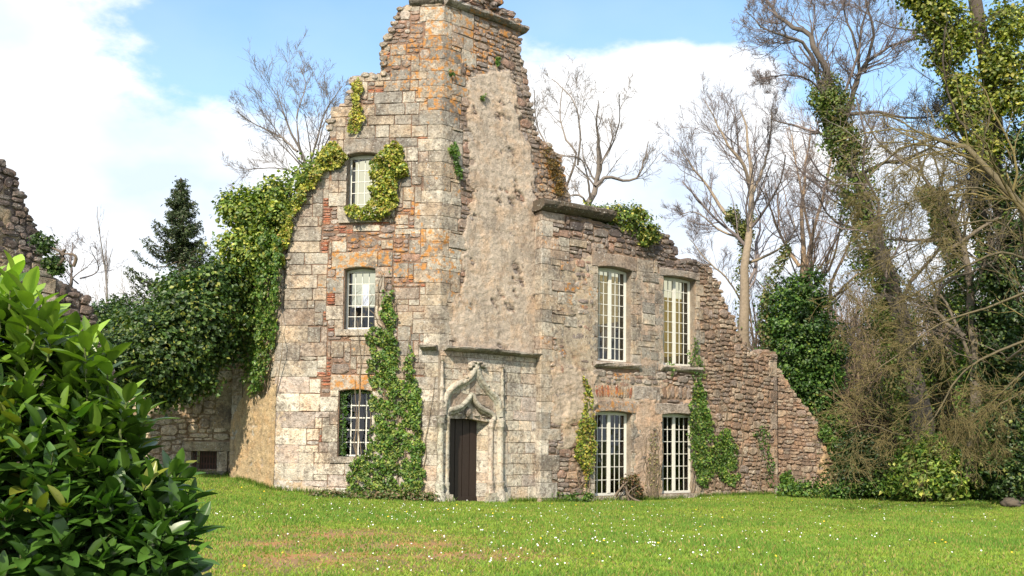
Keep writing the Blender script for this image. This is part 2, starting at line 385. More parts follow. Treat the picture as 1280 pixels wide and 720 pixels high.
class Stones:
    """collects stones of one building; the largest become objects of their own, the rest one mesh"""
    NAMES = {'ashlar': ('ashlar_block', 'ashlar'), 'pale': ('ashlar_block', 'ashlar'), 'bright': ('ashlar_block', 'ashlar'), 'jamb': ('jamb_stone', 'ashlar'), 'brick': ('brick', 'brick'),
             'rubble': ('rubble_stone', 'rubble'), 'red': ('walling_stone', 'rubble'), 'dark': ('rubble_stone', 'rubble'), 'shade': ('rubble_stone', 'rubble'), 'cap': ('wall_top_stone', 'rubble')}
    def __init__(s): s.L = {}
    def add(s, F, u, z, w, h, typ, proud, pal=None, rot=0.0, colr=None, depth=None, d0=0.0):
        nm, var = s.NAMES[typ]; p = F.P(u, z, d0); px, py = proj(p)
        if colr is None:
            P_ = PAL[pal or typ]; c = np.array(P_[rng.integers(len(P_))]) * rng.uniform(.9, 1.12)
        else: c = np.array(colr) * rng.uniform(.9, 1.1)
        a = lichen(px, py) + rng.uniform(-.12, .12)
        s.L.setdefault(nm, []).append((w * h, p, F.th, rot, w, h, proud, var, int(rng.integers(len(VAR[var]))), (*c, a)))
    def build(s, parent, limit=298):
        for nm, L_ in s.L.items():
            L_.sort(key=lambda e: -e[0])
            for e in L_[:limit]:
                _, p, th, rot, w, h, pr, var, k, c = e
                if VMESH[var][k] is None:
                    V, Q, T = VAR[var][k]; VMESH[var][k] = mesh_np('stone_' + var, V, Q, T); VMESH[var][k].materials.append(STONE)
                o = bpy.data.objects.new(nm, VMESH[var][k]); COL.objects.link(o)
                o.location = p; o.rotation_euler = (0, rot, th); o.scale = (w, pr, h); o.color = c; attach(o, parent)
            rest = L_[limit:]
            if rest:
                Vs, Qs, Ts, Cs = [], [], [], []; b = 0
                for _, p, th, rot, w, h, pr, var, k, c in rest:
                    V, Q, T = VAR[var][k]; V = V * (w, pr, h); cr, sr = cos(rot), sin(rot)
                    V = np.stack([V[:, 0] * cr + V[:, 2] * sr, V[:, 1], -V[:, 0] * sr + V[:, 2] * cr], 1)
                    ct, st = cos(th), sin(th); V = np.stack([V[:, 0] * ct - V[:, 1] * st, V[:, 0] * st + V[:, 1] * ct, V[:, 2]], 1) + p
                    Vs.append(V); Qs.append(Q + b); Ts.append(T + b); Cs.append(np.repeat([c], len(V), 0)); b += len(V)
                o = link(nm, mesh_np(nm + '_fill', np.concatenate(Vs), np.concatenate(Qs), np.concatenate(Ts), np.concatenate(Cs)), STONE_J, parent); o['kind'] = 'stuff'

SIZES = dict(ashlar=(.34, .95, .24, .40), pale=(.35, .8, .28, .42), bright=(.4, .95, .3, .44), rubble=(.14, .46, .08, .19), red=(.14, .42, .08, .17), brick=(.18, .27, .055, .075), dark=(.16, .5, .09, .2), shade=(.18, .6, .12, .28))
def pack(F, st, outline, regions, holes, default, courses=None, skip=None, proud=(.02, .055), u0=None, u1=None):
    """fill a wall face with fitted stones. regions: [(type, poly)] later ones win; holes: list of (u0,u1,z0,z1) or polys"""
    g = .02; us = [p[0] for p in outline]; zs = [p[1] for p in outline]
    ua, za = min(us), min(zs); nu = int((max(us) - ua) / g) + 1; nz_ = int((max(zs) - za) / g) + 1
    UU, ZZ = np.meshgrid(ua + (np.arange(nu) + .5) * g, za + (np.arange(nz_) + .5) * g)
    free = inpoly(UU, ZZ, outline)
    types = [default] + [r[0] for r in regions]; T = np.zeros(UU.shape, int)
    for i, (t, poly) in enumerate(regions): T[inpoly(UU, ZZ, poly)] = i + 1
    for h in holes:
        free &= ~inpoly(UU, ZZ, h) if not isinstance(h[0], (int, float)) else ~((UU > h[0]) & (UU < h[1]) & (ZZ > h[2]) & (ZZ < h[3]))
    cs = np.random.default_rng(5); cl = [za]
    while cl[-1] < max(zs) + 1: cl.append(cl[-1] + cs.uniform(.26, .40))
    cl = np.array(cl); cr_ = [za]
    while cr_[-1] < max(zs) + 1: cr_.append(cr_[-1] + cs.uniform(.085, .165) * (1.25 if default == 'shade' else 1.1 if default == 'dark' else 1))
    cr_ = np.array(cr_)
    for i in range(nz_):
        j = 0; row = free[i]
        while True:
            nxt = np.flatnonzero(row[j:])
            if not len(nxt): break
            j += int(nxt[0]); typ = types[T[i, j]]; mixd = None
            if typ in ('mix',):
                x = rng.random(); typ = 'ashlar' if x < .52 else 'rubble' if x < .80 else 'brick'
            if typ == 'skip': 
                row[j] = False; j += 1; continue
            w0, w1, h0, h1 = SIZES[typ]
            tw = rng.uniform(w0, w1); th_ = rng.uniform(h0, h1); z = ZZ[i, j] - g / 2
            if typ in ('ashlar', 'pale', 'bright'):
                nx = cl[cl > z + .12]; th_ = float(nx[0] - z) if len(nx) else .3
                tw = rng.uniform(w0, w1)
            elif typ != 'brick':
                nx = cr_[cr_ > z + .045]; q = 1 if rng.random() < .2 else 0; th_ = float(nx[min(q, len(nx) - 1)] - z) if len(nx) else .1
                if q: tw *= 1.25
            kw = max(1, int(tw / g)); kh = max(1, int(th_ / g))
            k = 0
            while k < kw and j + k < nu and row[j + k]: k += 1
            # avoid leaving a sliver behind
            e = j + k
            while k < kw * 1.35 and e < nu and row[e] and not row[e:min(nu, e + 5)].all(): k += 1; e += 1
            h = 1; need = max(1, int(.8 * k))
            while h < kh and i + h < nz_ and free[i + h, j:j + k].sum() >= need: h += 1
            free[i:i + h, j:j + k] = False
            if k * g < .07 or h * g < .045: continue
            u = UU[i, j] - g / 2 + k * g / 2; zc = z + h * g / 2; w = k * g; hh = h * g
            if w / hh > 3.4 and typ in ('rubble', 'red', 'dark'): pass
            gap = rng.uniform(.010, .026) if typ != 'brick' else .008
            jit = .0 if typ in ('ashlar', 'pale', 'bright') else .012
            if skip is not None and skip(u, zc): continue
            wz = 0 if not jit else .05 * math.sin(u * 1.9 + 1.3 * math.sin(zc * 1.1)) + .025 * math.sin(u * 4.7 + zc)
            st.add(F, u, zc + wz + rng.uniform(-jit, jit), w - gap, hh - gap * .9, typ if not (typ in ('ashlar','pale','bright') and min(w, hh) < .13) else 'rubble', rng.uniform(*proud), pal=typ, rot=rng.uniform(-.04, .04) if jit else rng.uniform(-.016, .016))

def core(F, name, outline, holes, thick, mat, parent, back=.02, tint=(.3, .25, .2, -.5)):
    loops = [[Vector((u, z, 0)) for u, z in outline]] + [[Vector((u, z, 0)) for u, z in h] for h in holes]
    tr = tessellate_polygon(loops); flat = [v for lp in loops for v in lp]; n_ = len(flat); V = [F.P(v.x, v.y, -back) for v in flat] + [F.P(v.x, v.y, -thick) for v in flat]
    T = []
    for a, b, c in tr:
        A2 = (flat[b] - flat[a]).cross(flat[c] - flat[a]).z
        if A2 < 0: b, c = c, b
        T += [(a, b, c), (a + n_, c + n_, b + n_)]
    Q = []; k = 0
    for lp in loops:
        m_ = len(lp)
        for i in range(m_): Q.append((k + i, k + (i + 1) % m_, n_ + k + (i + 1) % m_, n_ + k + i))
        k += m_
    return link(name, mesh_np(name, V, Q, T, [tint] * len(V)), mat, parent)

def mortar(F, name, outline, holes, parent, plaster, base_c=(.24, .165, .12), res=.04, shrink=.0):
    """displaced mortar bed and render coat. plaster: [(poly, colour, thickness)]"""
    us = [p[0] for p in outline]; zs = [p[1] for p in outline]; ua, za = min(us), min(zs)
    nu = int((max(us) - ua) / res) + 2; nz_ = int((max(zs) - za) / res) + 2
    U, Z = np.meshgrid(ua + np.arange(nu) * res, za + np.arange(nz_) * res)
    P = F.PN(U, Z, np.zeros_like(U)); d = .010 + .006 * fbm(P, 5) + .008 * fbm(P, 13, 3); C_ = np.broadcast_to(np.array(base_c), U.shape + (3,)).copy()
    AL = np.full(U.shape, -.35)
    for (x, y, r, s_) in LICH:
        px, py = proj(P.reshape(-1, 3)); AL += (s_ * np.exp(-((px - x) ** 2 + (py - y) ** 2) / (r * r))).reshape(U.shape) * .8
    C_ *= (1 + .18 * fbm(P, 3, 8))[..., None]
    wob = .17 * fbm(P, 3, 1) + .10 * fbm(P, 9, 5)
    for poly, c, thk in plaster:
        m_ = np.zeros(U.shape)
        for du, dz in ((0, 0), (.12, 0), (-.12, 0), (0, .12), (0, -.12), (.07, .07), (-.07, -.07)): m_ += inpoly(U + wob + du, Z + wob * .8 + dz, poly)
        m_ = np.clip((m_ / 7 - .35) / .4, 0, 1)
        m_ *= sstep(fbm(P, 2.3, 7) + .5 * fbm(P, 6, 2) + .3 * fbm(P, 14, 4), -.95, -.5)
        d = d + m_ * (thk + .008 * fbm(P, 5, 4) + .006 * fbm(P, 17, 1) + rng.normal(0, .005, P.shape[:2])); cc = np.array(c) * (1 + .10 * fbm(P, 2.2, 3) + .06 * fbm(P, 9, 6))[..., None]
        C_ = C_ * (1 - m_[..., None]) + cc * m_[..., None]
    V = F.PN(U, Z, d).reshape(-1, 3); idx = np.arange(nu * nz_).reshape(nz_, nu)
    Uc = U[:-1, :-1] + res / 2; Zc = Z[:-1, :-1] + res / 2; ok = inpoly(Uc, Zc, outline)
    for h in holes: ok &= ~inpoly(Uc, Zc, h)
    a, b, c, e = idx[:-1, :-1][ok], idx[:-1, 1:][ok], idx[1:, 1:][ok], idx[1:, :-1][ok]
    return link(name, mesh_np(name, V, np.stack([a, b, c, e], 1), None, np.c_[C_.reshape(-1, 3), AL.reshape(-1)], True), MORTAR, parent)

def caps(F, st, line, thick=.7, pal='rubble', size=(.16, .42), hmax=.3, density=1.0):
    """broken masonry along a ruined top edge, through the thickness of the wall"""
    for (u0, z0), (u1, z1) in zip(line[:-1], line[1:]):
        ln = math.hypot(u1 - u0, z1 - z0); k = max(1, int(ln / .17 * density))
        for i in range(k):
            for dd in np.arange(0.0, thick, .2):
                t = (i + rng.random()) / k; w = rng.uniform(*size) * .75; h = rng.uniform(.09, .2)
                st.add(F, u0 + (u1 - u0) * t, z0 + (z1 - z0) * t + rng.uniform(-.16, .05), w, h, 'cap', rng.uniform(.03, .09) if dd == 0 else rng.uniform(.1, .2), pal=pal, rot=rng.uniform(-.2, .2), d0=-dd)

def hole_rect(F, x0, y0, x1, y1, arch=0.0, off=0.0):
    """opening from its photograph corners; returns polygon and (u0,u1,z0,z1)"""
    ym = (y0 + y1) / 2; u0, _ = F.uz(x0, ym, off); u1, _ = F.uz(x1, ym, off); um = (x0 + x1) / 2
    z1 = F.uz(um, y0, off)[1]; z0 = F.uz(um, y1, off)[1]
    pts = [(u0, z0), (u1, z0), (u1, z1 - arch)]
    if arch: pts += [(u0 + (u1 - u0) * t, z1 - arch * (2 * t - 1) ** 2) for t in (.8, .6, .4, .2)]
    return pts + [(u0, z1 - arch)], (u0, u1, z0, z1)
def jambs(F, st, r, left=True, right=True, pal='ashlar', wid=(.16, .34), top=0.0):
    u0, u1, z0, z1 = r; z = z0 - .05; k = 0; R = []
    while z < z1 + top:
        h = rng.uniform(.30, .46); h = min(h, z1 + top - z) if z1 + top - z > .2 else z1 + top - z
        if h < .08: break
        for side, on in ((0, left), (1, right)):
            w = wid[(k + side) % 2] * rng.uniform(.9, 1.1)
            if on:
                a, b = (u0 - w, u0) if side == 0 else (u1, u1 + w)
                st.add(F, (a + b) / 2, z + h / 2, w - .008, h - .012, 'jamb', .045, pal=pal); R.append((a, b, z, z + h))
        z += h; k += 1
    return R
def lintel(F, name, r, parent, over=.2, h=.36, arch=0.0, colr=(.36, .30, .25, 0), d=.05, over2=None, seg=9, ztop=None, thick=.3):
    u0, u1, z0, z1 = r; mb = MB(); o2 = over if over2 is None else over2; us = np.concatenate([[u0 - over], np.linspace(u0, u1, seg), [u1 + o2]])
    def zb(u): t = np.clip((u - u0) / (u1 - u0), 0, 1); return z1 - arch * (2 * t - 1) ** 2 if arch else z1
    cols_ = []
    for k, u in enumerate(us):
        zt = z1 + h + rng.uniform(-.012, .012); x = .015 if k in (0, len(us) - 1) else 0
        cols_.append([(u, zb(u) + .003, -thick), (u, zb(u) + .003, d - .015), (u, zb(u) + .02, d + rng.uniform(-.003, .003)), (u, zt - .02, d + rng.uniform(-.003, .003)), (u, zt, d - .02), (u, zt, -thick)])
    V = [F.P(*p) for c in cols_ for p in c]; n_ = len(cols_); Q = []
    for i in range(n_ - 1):
        for j in range(5): a = i * 6 + j; Q.append((a, a + 6, a + 7, a + 1))
        Q.append((i * 6 + 5, i * 6 + 11, i * 6 + 6, i * 6))
    Q += [(0, 1, 4, 5), (1, 2, 3, 4)]; e = (n_ - 1) * 6; Q += [(e + 5, e + 4, e + 1, e), (e + 4, e + 3, e + 2, e + 1)]
    px, py = proj(F.P((u0 + u1) / 2, z1 + h / 2)); mb.add(V, Q, c=(*colr[:3], lichen(px, py) + .1)); return mb.build(name, STONE_J, parent)

def window(F, r, parent, cols, rows, rec=.22, double=False, name='window', fw=.05, arch=0.0, label=None, bar=.019, glass=True, frame_t=.05):
    """a glazed window: frame (the part) > muntins and single panes"""
    u0, u1, z0, z1 = r; u0 += .005; u1 -= .005; z0 += .004; z1 -= .012; mb = MB(); c = (.7, .7, .7, 0); d0, d1 = -rec - frame_t, -rec
    mb.box(F, u0, u0 + fw, z0, z1 - arch, d0, d1); mb.box(F, u1 - fw, u1, z0, z1 - arch, d0, d1); mb.box(F, u0 + fw, u1 - fw, z0, z0 + fw * 1.5, d0, d1 + .004)
    k = 8; us = np.linspace(u0, u1, k + 1)
    za = lambda u: z1 - arch * (2 * (u - u0) / (u1 - u0) - 1) ** 2
    for a, b in zip(us[:-1], us[1:]):
        za_, zb_ = za(a), za(b); lo = z1 - arch - fw
        V = [F.P(a, lo, d1 + .002), F.P(b, lo, d1 + .002), F.P(b, zb_, d1 + .002), F.P(a, za_, d1 + .002), F.P(a, lo, d0 - .002), F.P(b, lo, d0 - .002), F.P(b, zb_, d0 - .002), F.P(a, za_, d0 - .002)]
        mb.add(V, [(0, 1, 2, 3), (5, 4, 7, 6), (1, 0, 4, 5), (3, 2, 6, 7), (0, 3, 7, 4), (1, 5, 6, 2)])
    leaves = [(u0 + fw, u1 - fw)]
    if double:
        um = (u0 + u1) / 2; mb.box(F, um - .055, um + .055, z0 + fw * 1.5, z1 - arch - fw, d0, d1 + .02)
        leaves = [(u0 + fw, um - .055), (um + .055, u1 - fw)]
        mb2 = [(u0 + fw, u0 + fw + .04), (u1 - fw - .04, u1 - fw)]
        for a, b in mb2: mb.box(F, a, b, z0 + fw * 1.5, z1 - arch - fw, d0 + .01, d1 - .008)
        leaves = [(u0 + fw + .04, um - .055), (um + .055, u1 - fw - .04)]
    W_ = mb.build(name, PAINT, parent)
    if label: W_['label'] = label
    za0, za1 = z0 + fw * 1.5, z1 - arch - fw; hh = (za1 - za0) / rows
    mu = MB(); pane_mesh = {}
    for (a, b) in leaves:
        w = (b - a) / cols
        for i in range(1, cols): mu.box(F, a + w * i - bar / 2, a + w * i + bar / 2, za0, za1, -rec - .035, -rec - .008)
        for j in range(1, rows): mu.box(F, a, b, za0 + hh * j - bar / 2, za0 + hh * j + bar / 2, -rec - .038, -rec - .005)
    mu.build('muntin', PAINT, W_)
    if glass:
        w = (leaves[0][1] - leaves[0][0]) / cols
        pm = mesh_np('pane', [(-w / 2, 0, -hh / 2), (w / 2, 0, -hh / 2), (w / 2, 0, hh / 2), (-w / 2, 0, hh / 2)], [(0, 1, 2, 3)]); pm.materials.append(GLASS)
        for (a, b) in leaves:
            for i in range(cols):
                for j in range(rows):
                    if glass == 'broken' and (i, j) in ((2, 2), (2, 3), (1, 1)): continue
                    o = bpy.data.objects.new('pane', pm); COL.objects.link(o); o.parent = W_
                    o.location = F.P(a + w * (i + .5), za0 + hh * (j + .5), -rec - .022); o.rotation_euler = (rng.uniform(-.012, .012), 0, F.th + rng.uniform(-.015, .015))
    return W_
# ================================================================== the ruined manor house
manor = empty('ruined_manor', (*((A.o + C.o) / 2), 0), 'tall roofless ruined stone manor house with stepped gable tower, carved doorway and white barred windows', 'ruin')
st = Stones()
# --- face A (left front of the tower)
Atop = [(553, 5), (512, 5), (502, 10), (494, 25), (490, 38), (487, 48), (480, 52), (480, 92), (441, 95), (437, 125), (424, 133), (416, 137), (413, 150), (413, 165), (412, 190), (400, 205), (385, 235), (372, 262), (362, 300), (358, 330), (356, 380), (352, 430), (346, 500)]
Ao = A.poly([(x, y) for x, y in Atop]); ztop = Ao[0][1]
Ao[0] = (LA, ztop); Ao[-1] = (0.02, Ao[-1][1]); Ao = Ao + [(0.0, .0), (LA, -.4)]
h1, r1 = hole_rect(A, 434, 191, 472, 271, .05); h2, r2 = hole_rect(A, 430, 334, 469, 412, .06); h3, r3 = hole_rect(A, 423, 487, 465, 571, .04)
Ah = [h1, h2, h3]
core(A, 'wall_core', Ao, Ah, .7, MORTAR, manor)
Lo = [(0, .2), (LL, .0)] + [L.uz(*p) for p in ((345, 430), (343, 400), (335, 345), (322, 335), (312, 350), (303, 380), (297, 420), (292, 460))]
Lo[2] = (LL, Lo[2][1]); Lo.insert(3, (LL, L.uz(345, 300)[1]))
# --- left front mortar with warm render low at the left edge
OCH = (.50, .37, .22); PLR = (.45, .375, .30); PLP = (.47, .36, .27)
pA = A.poly
mortar(A, 'mortar_bed', Ao, Ah, manor, [(pA([(340, 470), (362, 520), (350, 560), (370, 600), (420, 612), (430, 625), (340, 625)]), (.52, .42, .31), .035)], base_c=(.24, .15, .105))
# lintels, sills, jambs
skipA = []
lintel(A, 'lintel', r1, manor, .10, .37, .05, (.30, .27, .235), over2=.30); u0, u1, z0, z1 = r1; skipA.append((u0 - .11, u1 + .31, z1 - .06, z1 + .38))
lintel(A, 'lintel', r2, manor, .34, .40, .06, (.42, .36, .28), over2=.05); u0, u1, z0, z1 = r2; skipA.append((u0 - .35, u1 + .06, z1 - .06, z1 + .41))
lintel(A, 'lintel', r3, manor, .22, .38, .04, (.47, .40, .33), over2=.25); u0, u1, z0, z1 = r3; skipA.append((u0 - .23, u1 + .26, z1 - .06, z1 + .39))
for r in (r1, r2, r3):
    skipA += jambs(A, st, r, pal='pale' if r is r3 else 'ashlar', wid=(.24, .46))
    u0, u1, z0, z1 = r; mb = MB(); mb.box(A, u0 - .2, u1 + .15, z0 - .16, z0, -.3, .07, c=(.42, .37, .31, .1)); mb.build('sill', STONE_J, manor); skipA.append((u0 - .21, u1 + .16, z0 - .17, z0 + .01))
window(A, r1, manor, 4, 5, arch=.05, label='topmost tower window, half covered by yellow ivy'); window(A, r2, manor, 4, 5, arch=.06, glass='broken', label='middle tower window with a broken pane')
window(A, r3, manor, 4, 5, rec=.30, arch=.04, fw=.03, bar=.03, label='lowest tower window with white bars and ivy in its reveal')
# quoins: wrapped corner blocks shared by two faces
def quoin(Fa, ua, Fb, ub, z0, z1, wa, wb, colr, p=.05, name='quoin', th=None):
    """corner block: runs wa back along face Fa (ending at ua) and wb along face Fb (starting at ub)"""
    P0 = np.array(Fa.P(ua - wa, 0, p))[:2]; P2 = np.array(Fb.P(ub + wb, 0, p))[:2]; c0 = Fa.o + Fa.d * ua
    bis = unit(Fa.n + Fb.n); k = p / float(bis @ Fa.n); P1 = c0 + bis * k
    I = [np.array(Fa.P(ua - wa, 0, -.15))[:2], c0 - bis * .22, np.array(Fb.P(ub + wb, 0, -.15))[:2]]
    Pa = P0 * .5 + P1 * .5 + rng.uniform(-.006, .006, 2); Pb = P1 * .5 + P2 * .5 + rng.uniform(-.006, .006, 2)
    c1 = P1 + unit(P0 - P1) * .025; c2 = P1 + unit(P2 - P1) * .025
    ring = [P0 - Fa.n * .012, P0 + unit(P1 - P0) * .02, Pa, c1, c2, Pb, P2 + unit(P1 - P2) * .02, P2 - Fb.n * .012, I[2], I[1], I[0]]
    n_ = len(ring); V = []; cen = I[1]; g = .003
    for z, ins in ((z0 + g, .009), (z0 + g + .010, 0), ((z0 + z1) / 2, -.003), (z1 - g - .010, 0), (z1 - g, .009)):
        for i, q in enumerate(ring):
            q2 = q if i > 7 else q + unit(cen - q) * ins + rng.uniform(-.003, .003, 2); V.append((q2[0], q2[1], z + (rng.uniform(-.004, .004) if i < 8 else 0)))
    Q = [(k * n_ + i, k * n_ + (i + 1) % n_, (k + 1) * n_ + (i + 1) % n_, (k + 1) * n_ + i) for k in range(4) for i in range(n_)]
    b = 4 * n_; T = [(b, b + i, b + i + 1) for i in range(1, n_ - 1)] + [(0, i + 1, i) for i in range(1, n_ - 1)]
    me = mesh_np(name, V, Q, T); o = link(name, me, STONE, manor); px, py = proj(V[3]); o.color = (*(np.array(colr) * rng.uniform(.85, 1.15)), lichen(px, py) + .08); return o
zq = -.1; k = 0; skipB = []
ZC = B.uz(560, 438)[1]      # height of the hood over the door
while zq < ztop - .12:
    h = rng.uniform(.28, .42); h = min(h, ztop - .03 - zq); wa, wb = ((.42, .30), (.62, .55), (.35, .62), (.55, .28))[k % 4]; wa *= rng.uniform(.85, 1.2); wb *= rng.uniform(.85, 1.2)
    if zq + h < ZC - .1 or zq > ZC: pass
    low = zq < ZC - .12
    if low: wb *= .3
    c = random.choice(PAL['pale' if zq < 4 else 'ashlar'])
    quoin(A, LA, B, 0, zq, zq + h, wa, wb, c, p=.035)
    skipA.append((LA - wa, LA + .1, zq, zq + h)); skipB.append((-.1, wb, zq, zq + h)); zq += h; k += 1
skipL = []; zq = 0.0; k = 0
while zq < Ao[-3][1] + 2.2:
    h = rng.uniform(.36, .50); wa, wb = ((.15, .75), (.4, .95), (.2, .55))[k % 3]; wb *= rng.uniform(.9, 1.15)
    c = random.choice(PAL['bright' if zq < 3.2 else 'ashlar']); quoin(L, LL, A, 0, zq, zq + h, wa, wb, c, p=.04)
    skipL.append((LL - wa, LL + .1, zq, zq + h)); skipA.append((-.1, wb, zq, zq + h)); zq += h; k += 1
Areg = [('ashlar', pA([(345, 300), (405, 300), (402, 480), (345, 480)])), ('ashlar', pA([(330, 60), (560, 60), (560, 330), (500, 330), (500, 180), (405, 180), (400, 320), (330, 320)])), ('ashlar', pA([(476, 330), (560, 330), (560, 480), (520, 480)])),
        ('bright', pA([(340, 480), (425, 480), (425, 640), (340, 640)])), ('pale', pA([(425, 575), (470, 575), (560, 480), (560, 640), (425, 640)])), ('rubble', pA([(480, 20), (520, 10), (530, 90), (480, 60)])),
        ('mixb', pA([(398, 300), (425, 300), (425, 480), (405, 480)])), ('mixb', pA([(402, 250), (434, 250), (500, 272), (505, 330), (400, 320)])), ('mixb', pA([(395, 480), (412, 480), (412, 540), (395, 560)]))]
_pk = pack
SIZES['mixb'] = None
def pack_mixb(*a, **k): pass
# 'mixb' = bricks and small rubble between the dressed blocks
Areg2 = []
for t, poly in Areg:
    if t == 'mixb':
        c = np.mean(poly, 0); Areg2.append(('brick', poly))
        us = [p[0] for p in poly]; zs = [p[1] for p in poly]
        for _ in range(int((max(us) - min(us)) * (max(zs) - min(zs)) / .09)):
            u, z = rng.uniform(min(us), max(us)), rng.uniform(min(zs), max(zs)); w, h = rng.uniform(.2, .5), rng.uniform(.12, .4)
            Areg2.append((('rubble', 'ashlar', 'rubble')[int(rng.integers(3))], [(u, z), (u + w, z), (u + w, z + h), (u, z + h)]))
    else: Areg2.append((t, poly))
for _ in range(85):   # small repairs of rubble and brick scattered between the ashlar
    u, z = rng.uniform(.5, LA - .5), rng.uniform(2.5, ztop); w, h = rng.uniform(.15, .45), rng.uniform(.12, .3)
    Areg2.append((('rubble', 'brick', 'rubble')[int(rng.integers(3))], [(u, z), (u + w, z), (u + w, z + h), (u, z + h)]))
pack(A, st, Ao, Areg2, skipA + Ah, 'ashlar', proud=(.022, .045))
caps(A, st, Ao[1:14], pal='ashlar', size=(.2, .4)); caps(A, st, Ao[14:20], .5, pal='ashlar')
# --- face L (splayed stub at the left, mostly render)
core(L, 'wall_core', Lo, [], .7, MORTAR, manor)
pL = L.poly
mortar(L, 'mortar_bed', Lo, [], manor, [([(-.3, 0), (LL + .2, 0), (LL + .2, pL([(345, 470)])[0][1]), (1.9, pL([(320, 500)])[0][1]), (1.0, pL([(305, 480)])[0][1]), (-.3, pL([(292, 540)])[0][1])], OCH, .05)], base_c=(.42, .32, .22))
pack(L, st, Lo, [('shade', [(-1, pL([(300, 500)])[0][1]), (9, pL([(330, 500)])[0][1]), (9, 9), (-1, 9)])], skipL, 'pale', proud=(.02, .045), skip=lambda u, z: z < pL([(300, 520)])[0][1] and rng.random() < .45)
# --- face B (upper, behind the hood) and its continuation above the right wing
Bt = [B.uz(*p) for p in ((652, 40), (646, 50), (650, 67), (655, 87), (657, 112), (665, 140), (669, 168), (684, 180), (697, 195), (706, 222), (711, 245), (714, 262))]
Bo = [(0, ZC - .1), (B.uz(716, 420)[0], ZC - .1)] + Bt[::-1] + [(0, ztop)]
core(B, 'wall_core', Bo, [], .8, MORTAR, manor)
pB = B.poly
mortar(B, 'mortar_bed', Bo, [], manor, [(pB([(586, 95), (642, 85), (650, 110), (648, 150), (664, 200), (668, 300), (668, 452), (568, 452), (562, 380), (580, 350), (578, 300), (590, 250), (588, 180)]), (.53, .435, .35), .06)], base_c=(.24, .175, .13))
pack(B, st, Bo, [('ashlar', pB([(545, 0), (584, 0), (578, 100), (580, 180), (572, 260), (585, 330), (570, 440), (545, 440)])), ('red', pB([(667, 160), (720, 160), (720, 420), (667, 420)])), ('rubble', pB([(570, 90), (600, 90), (600, 330), (575, 440), (570, 320)]))], skipB, 'rubble', proud=(.025, .06))
caps(B, st, Bt, pal='rubble')
# cornice round the tower top, then loose masonry over it
def slab_run(name, F, ua, ub, z, h, d, thick, colr, seg=.5, droop=None, mat=None, za=None):
    u = ua
    while u < ub - .05:
        w = min(rng.uniform(seg * .8, seg * 1.3), ub - u); mb = MB(); t = (u + w / 2 - ua) / (ub - ua); zz = z + (za - z) * t if za is not None else z; zz += rng.uniform(-.015, .015)
        a, b = u + .005, u + w - .005; P = F.P; n_ = 7; prof = [(-thick, 0), (d * .35, 0), (d * .75, h * .25), (d, h * .5), (d * 1.02, h * .82), (d * .8, h), (-thick, h * 1.02)]
        V = []; k_ = 4
        for i in range(k_ + 1):
            uu = a + (b - a) * i / k_
            for j, (dd, hh) in enumerate(prof): V.append(P(uu, zz + hh + (rng.uniform(-.014, .014) if j > 2 else 0), dd + (rng.uniform(-.022, .015) if 1 < j < 6 else 0)))
        Q = [(i * n_ + j, (i + 1) * n_ + j, (i + 1) * n_ + (j + 1) % n_, i * n_ + (j + 1) % n_) for i in range(k_) for j in range(n_)]
        T = [(0, j, j + 1) for j in range(1, n_ - 1)] + [(k_ * n_, k_ * n_ + j + 1, k_ * n_ + j) for j in range(1, n_ - 1)]
        px, py = proj(P(u, zz, d)); mb.add(V, Q, T, c=(*(np.array(colr) * rng.uniform(.8, 1.2)), lichen(px, py) - .1)); mb.build(name, STONE_J, manor); u += w
uT = B.uz(652, 40)[0]
slab_run('cornice_slab', A, A.uz(512, 5)[0], LA - .01, ztop + .003, .16, .13, .5, (.16, .14, .11), .6)
slab_run('cornice_slab', B, .02, uT + .12, ztop + .003, .16, .20, .8, (.30, .27, .24), .7)
bmx = st
for i in range(150):
    t = rng.random(); u = .9 + t * (uT - .9); hmax = .62 * math.sin(math.pi * min(1, (u - .5) / (uT + .1 - .5)) ** .8) + .1
    z = ztop + .2 + rng.uniform(0, 1) * max(hmax - .12, .02); st.add(B, u, z, rng.uniform(.18, .4), rng.uniform(.09, .17), 'cap', rng.uniform(.1, .2), pal='rubble', rot=rng.uniform(-.2, .2), d0=-rng.uniform(.05, .7))
mb = MB(); mb.box(B, .9, uT - .15, ztop + .1, ztop + .38, -.6, -.08, c=(.26, .22, .15, .3)); mb.build('core_rubble', MORTAR, manor)
# --- face B2: the dressed panel with the doorway
E0 = B2.uz(561, 577)[0]; E1 = B2.uz(616, 577)[0]; ZD = B2.uz(590, 520)[1]
# opening: splayed; the hole spans the two inner shafts, door set back
hD = [(E0, -.3), (E1, -.3), (E1, ZD - .02), (E1 - .05, ZD + .17), ((E0 + E1) / 2 + .2, ZD + .36), ((E0 + E1) / 2 + .0, ZD + .58), ((E0 + E1) / 2 - .2, ZD + .36), (E0 + .05, ZD + .17), (E0, ZD - .02)]
B2o = [(-.02, -.4), (LB + .02, -.4), (LB + .02, ZC - .02), (-.02, ZC - .02)]
core(B2, 'wall_core', B2o, [hD], .7, MORTAR, manor)
mortar(B2, 'mortar_bed', B2o, [hD], manor, [([(-.1, -.4), (LB + .1, -.4), (LB + .1, ZC), (-.1, ZC)], (.36, .28, .22), .0)], base_c=(.33, .25, .19))
blk = [(E0 - .3, E1 + .28, -.4, ZD + 1.15)]
pack(B2, st, B2o, [('bright', B2.poly([(645, 500), (680, 500), (680, 640), (632, 640), (632, 500)]))], [hD] , 'pale', proud=(.018, .034))
# hood slabs
slab_run('hood_slab', A, A.uz(527, 436)[0], LA - .01, ZC - .02, .13, .30, .1, (.27, .25, .21), .5)
slab_run('hood_slab', B2, .02, LB - .02, ZC - .02, .13, .26, .3, (.28, .25, .21), .9)
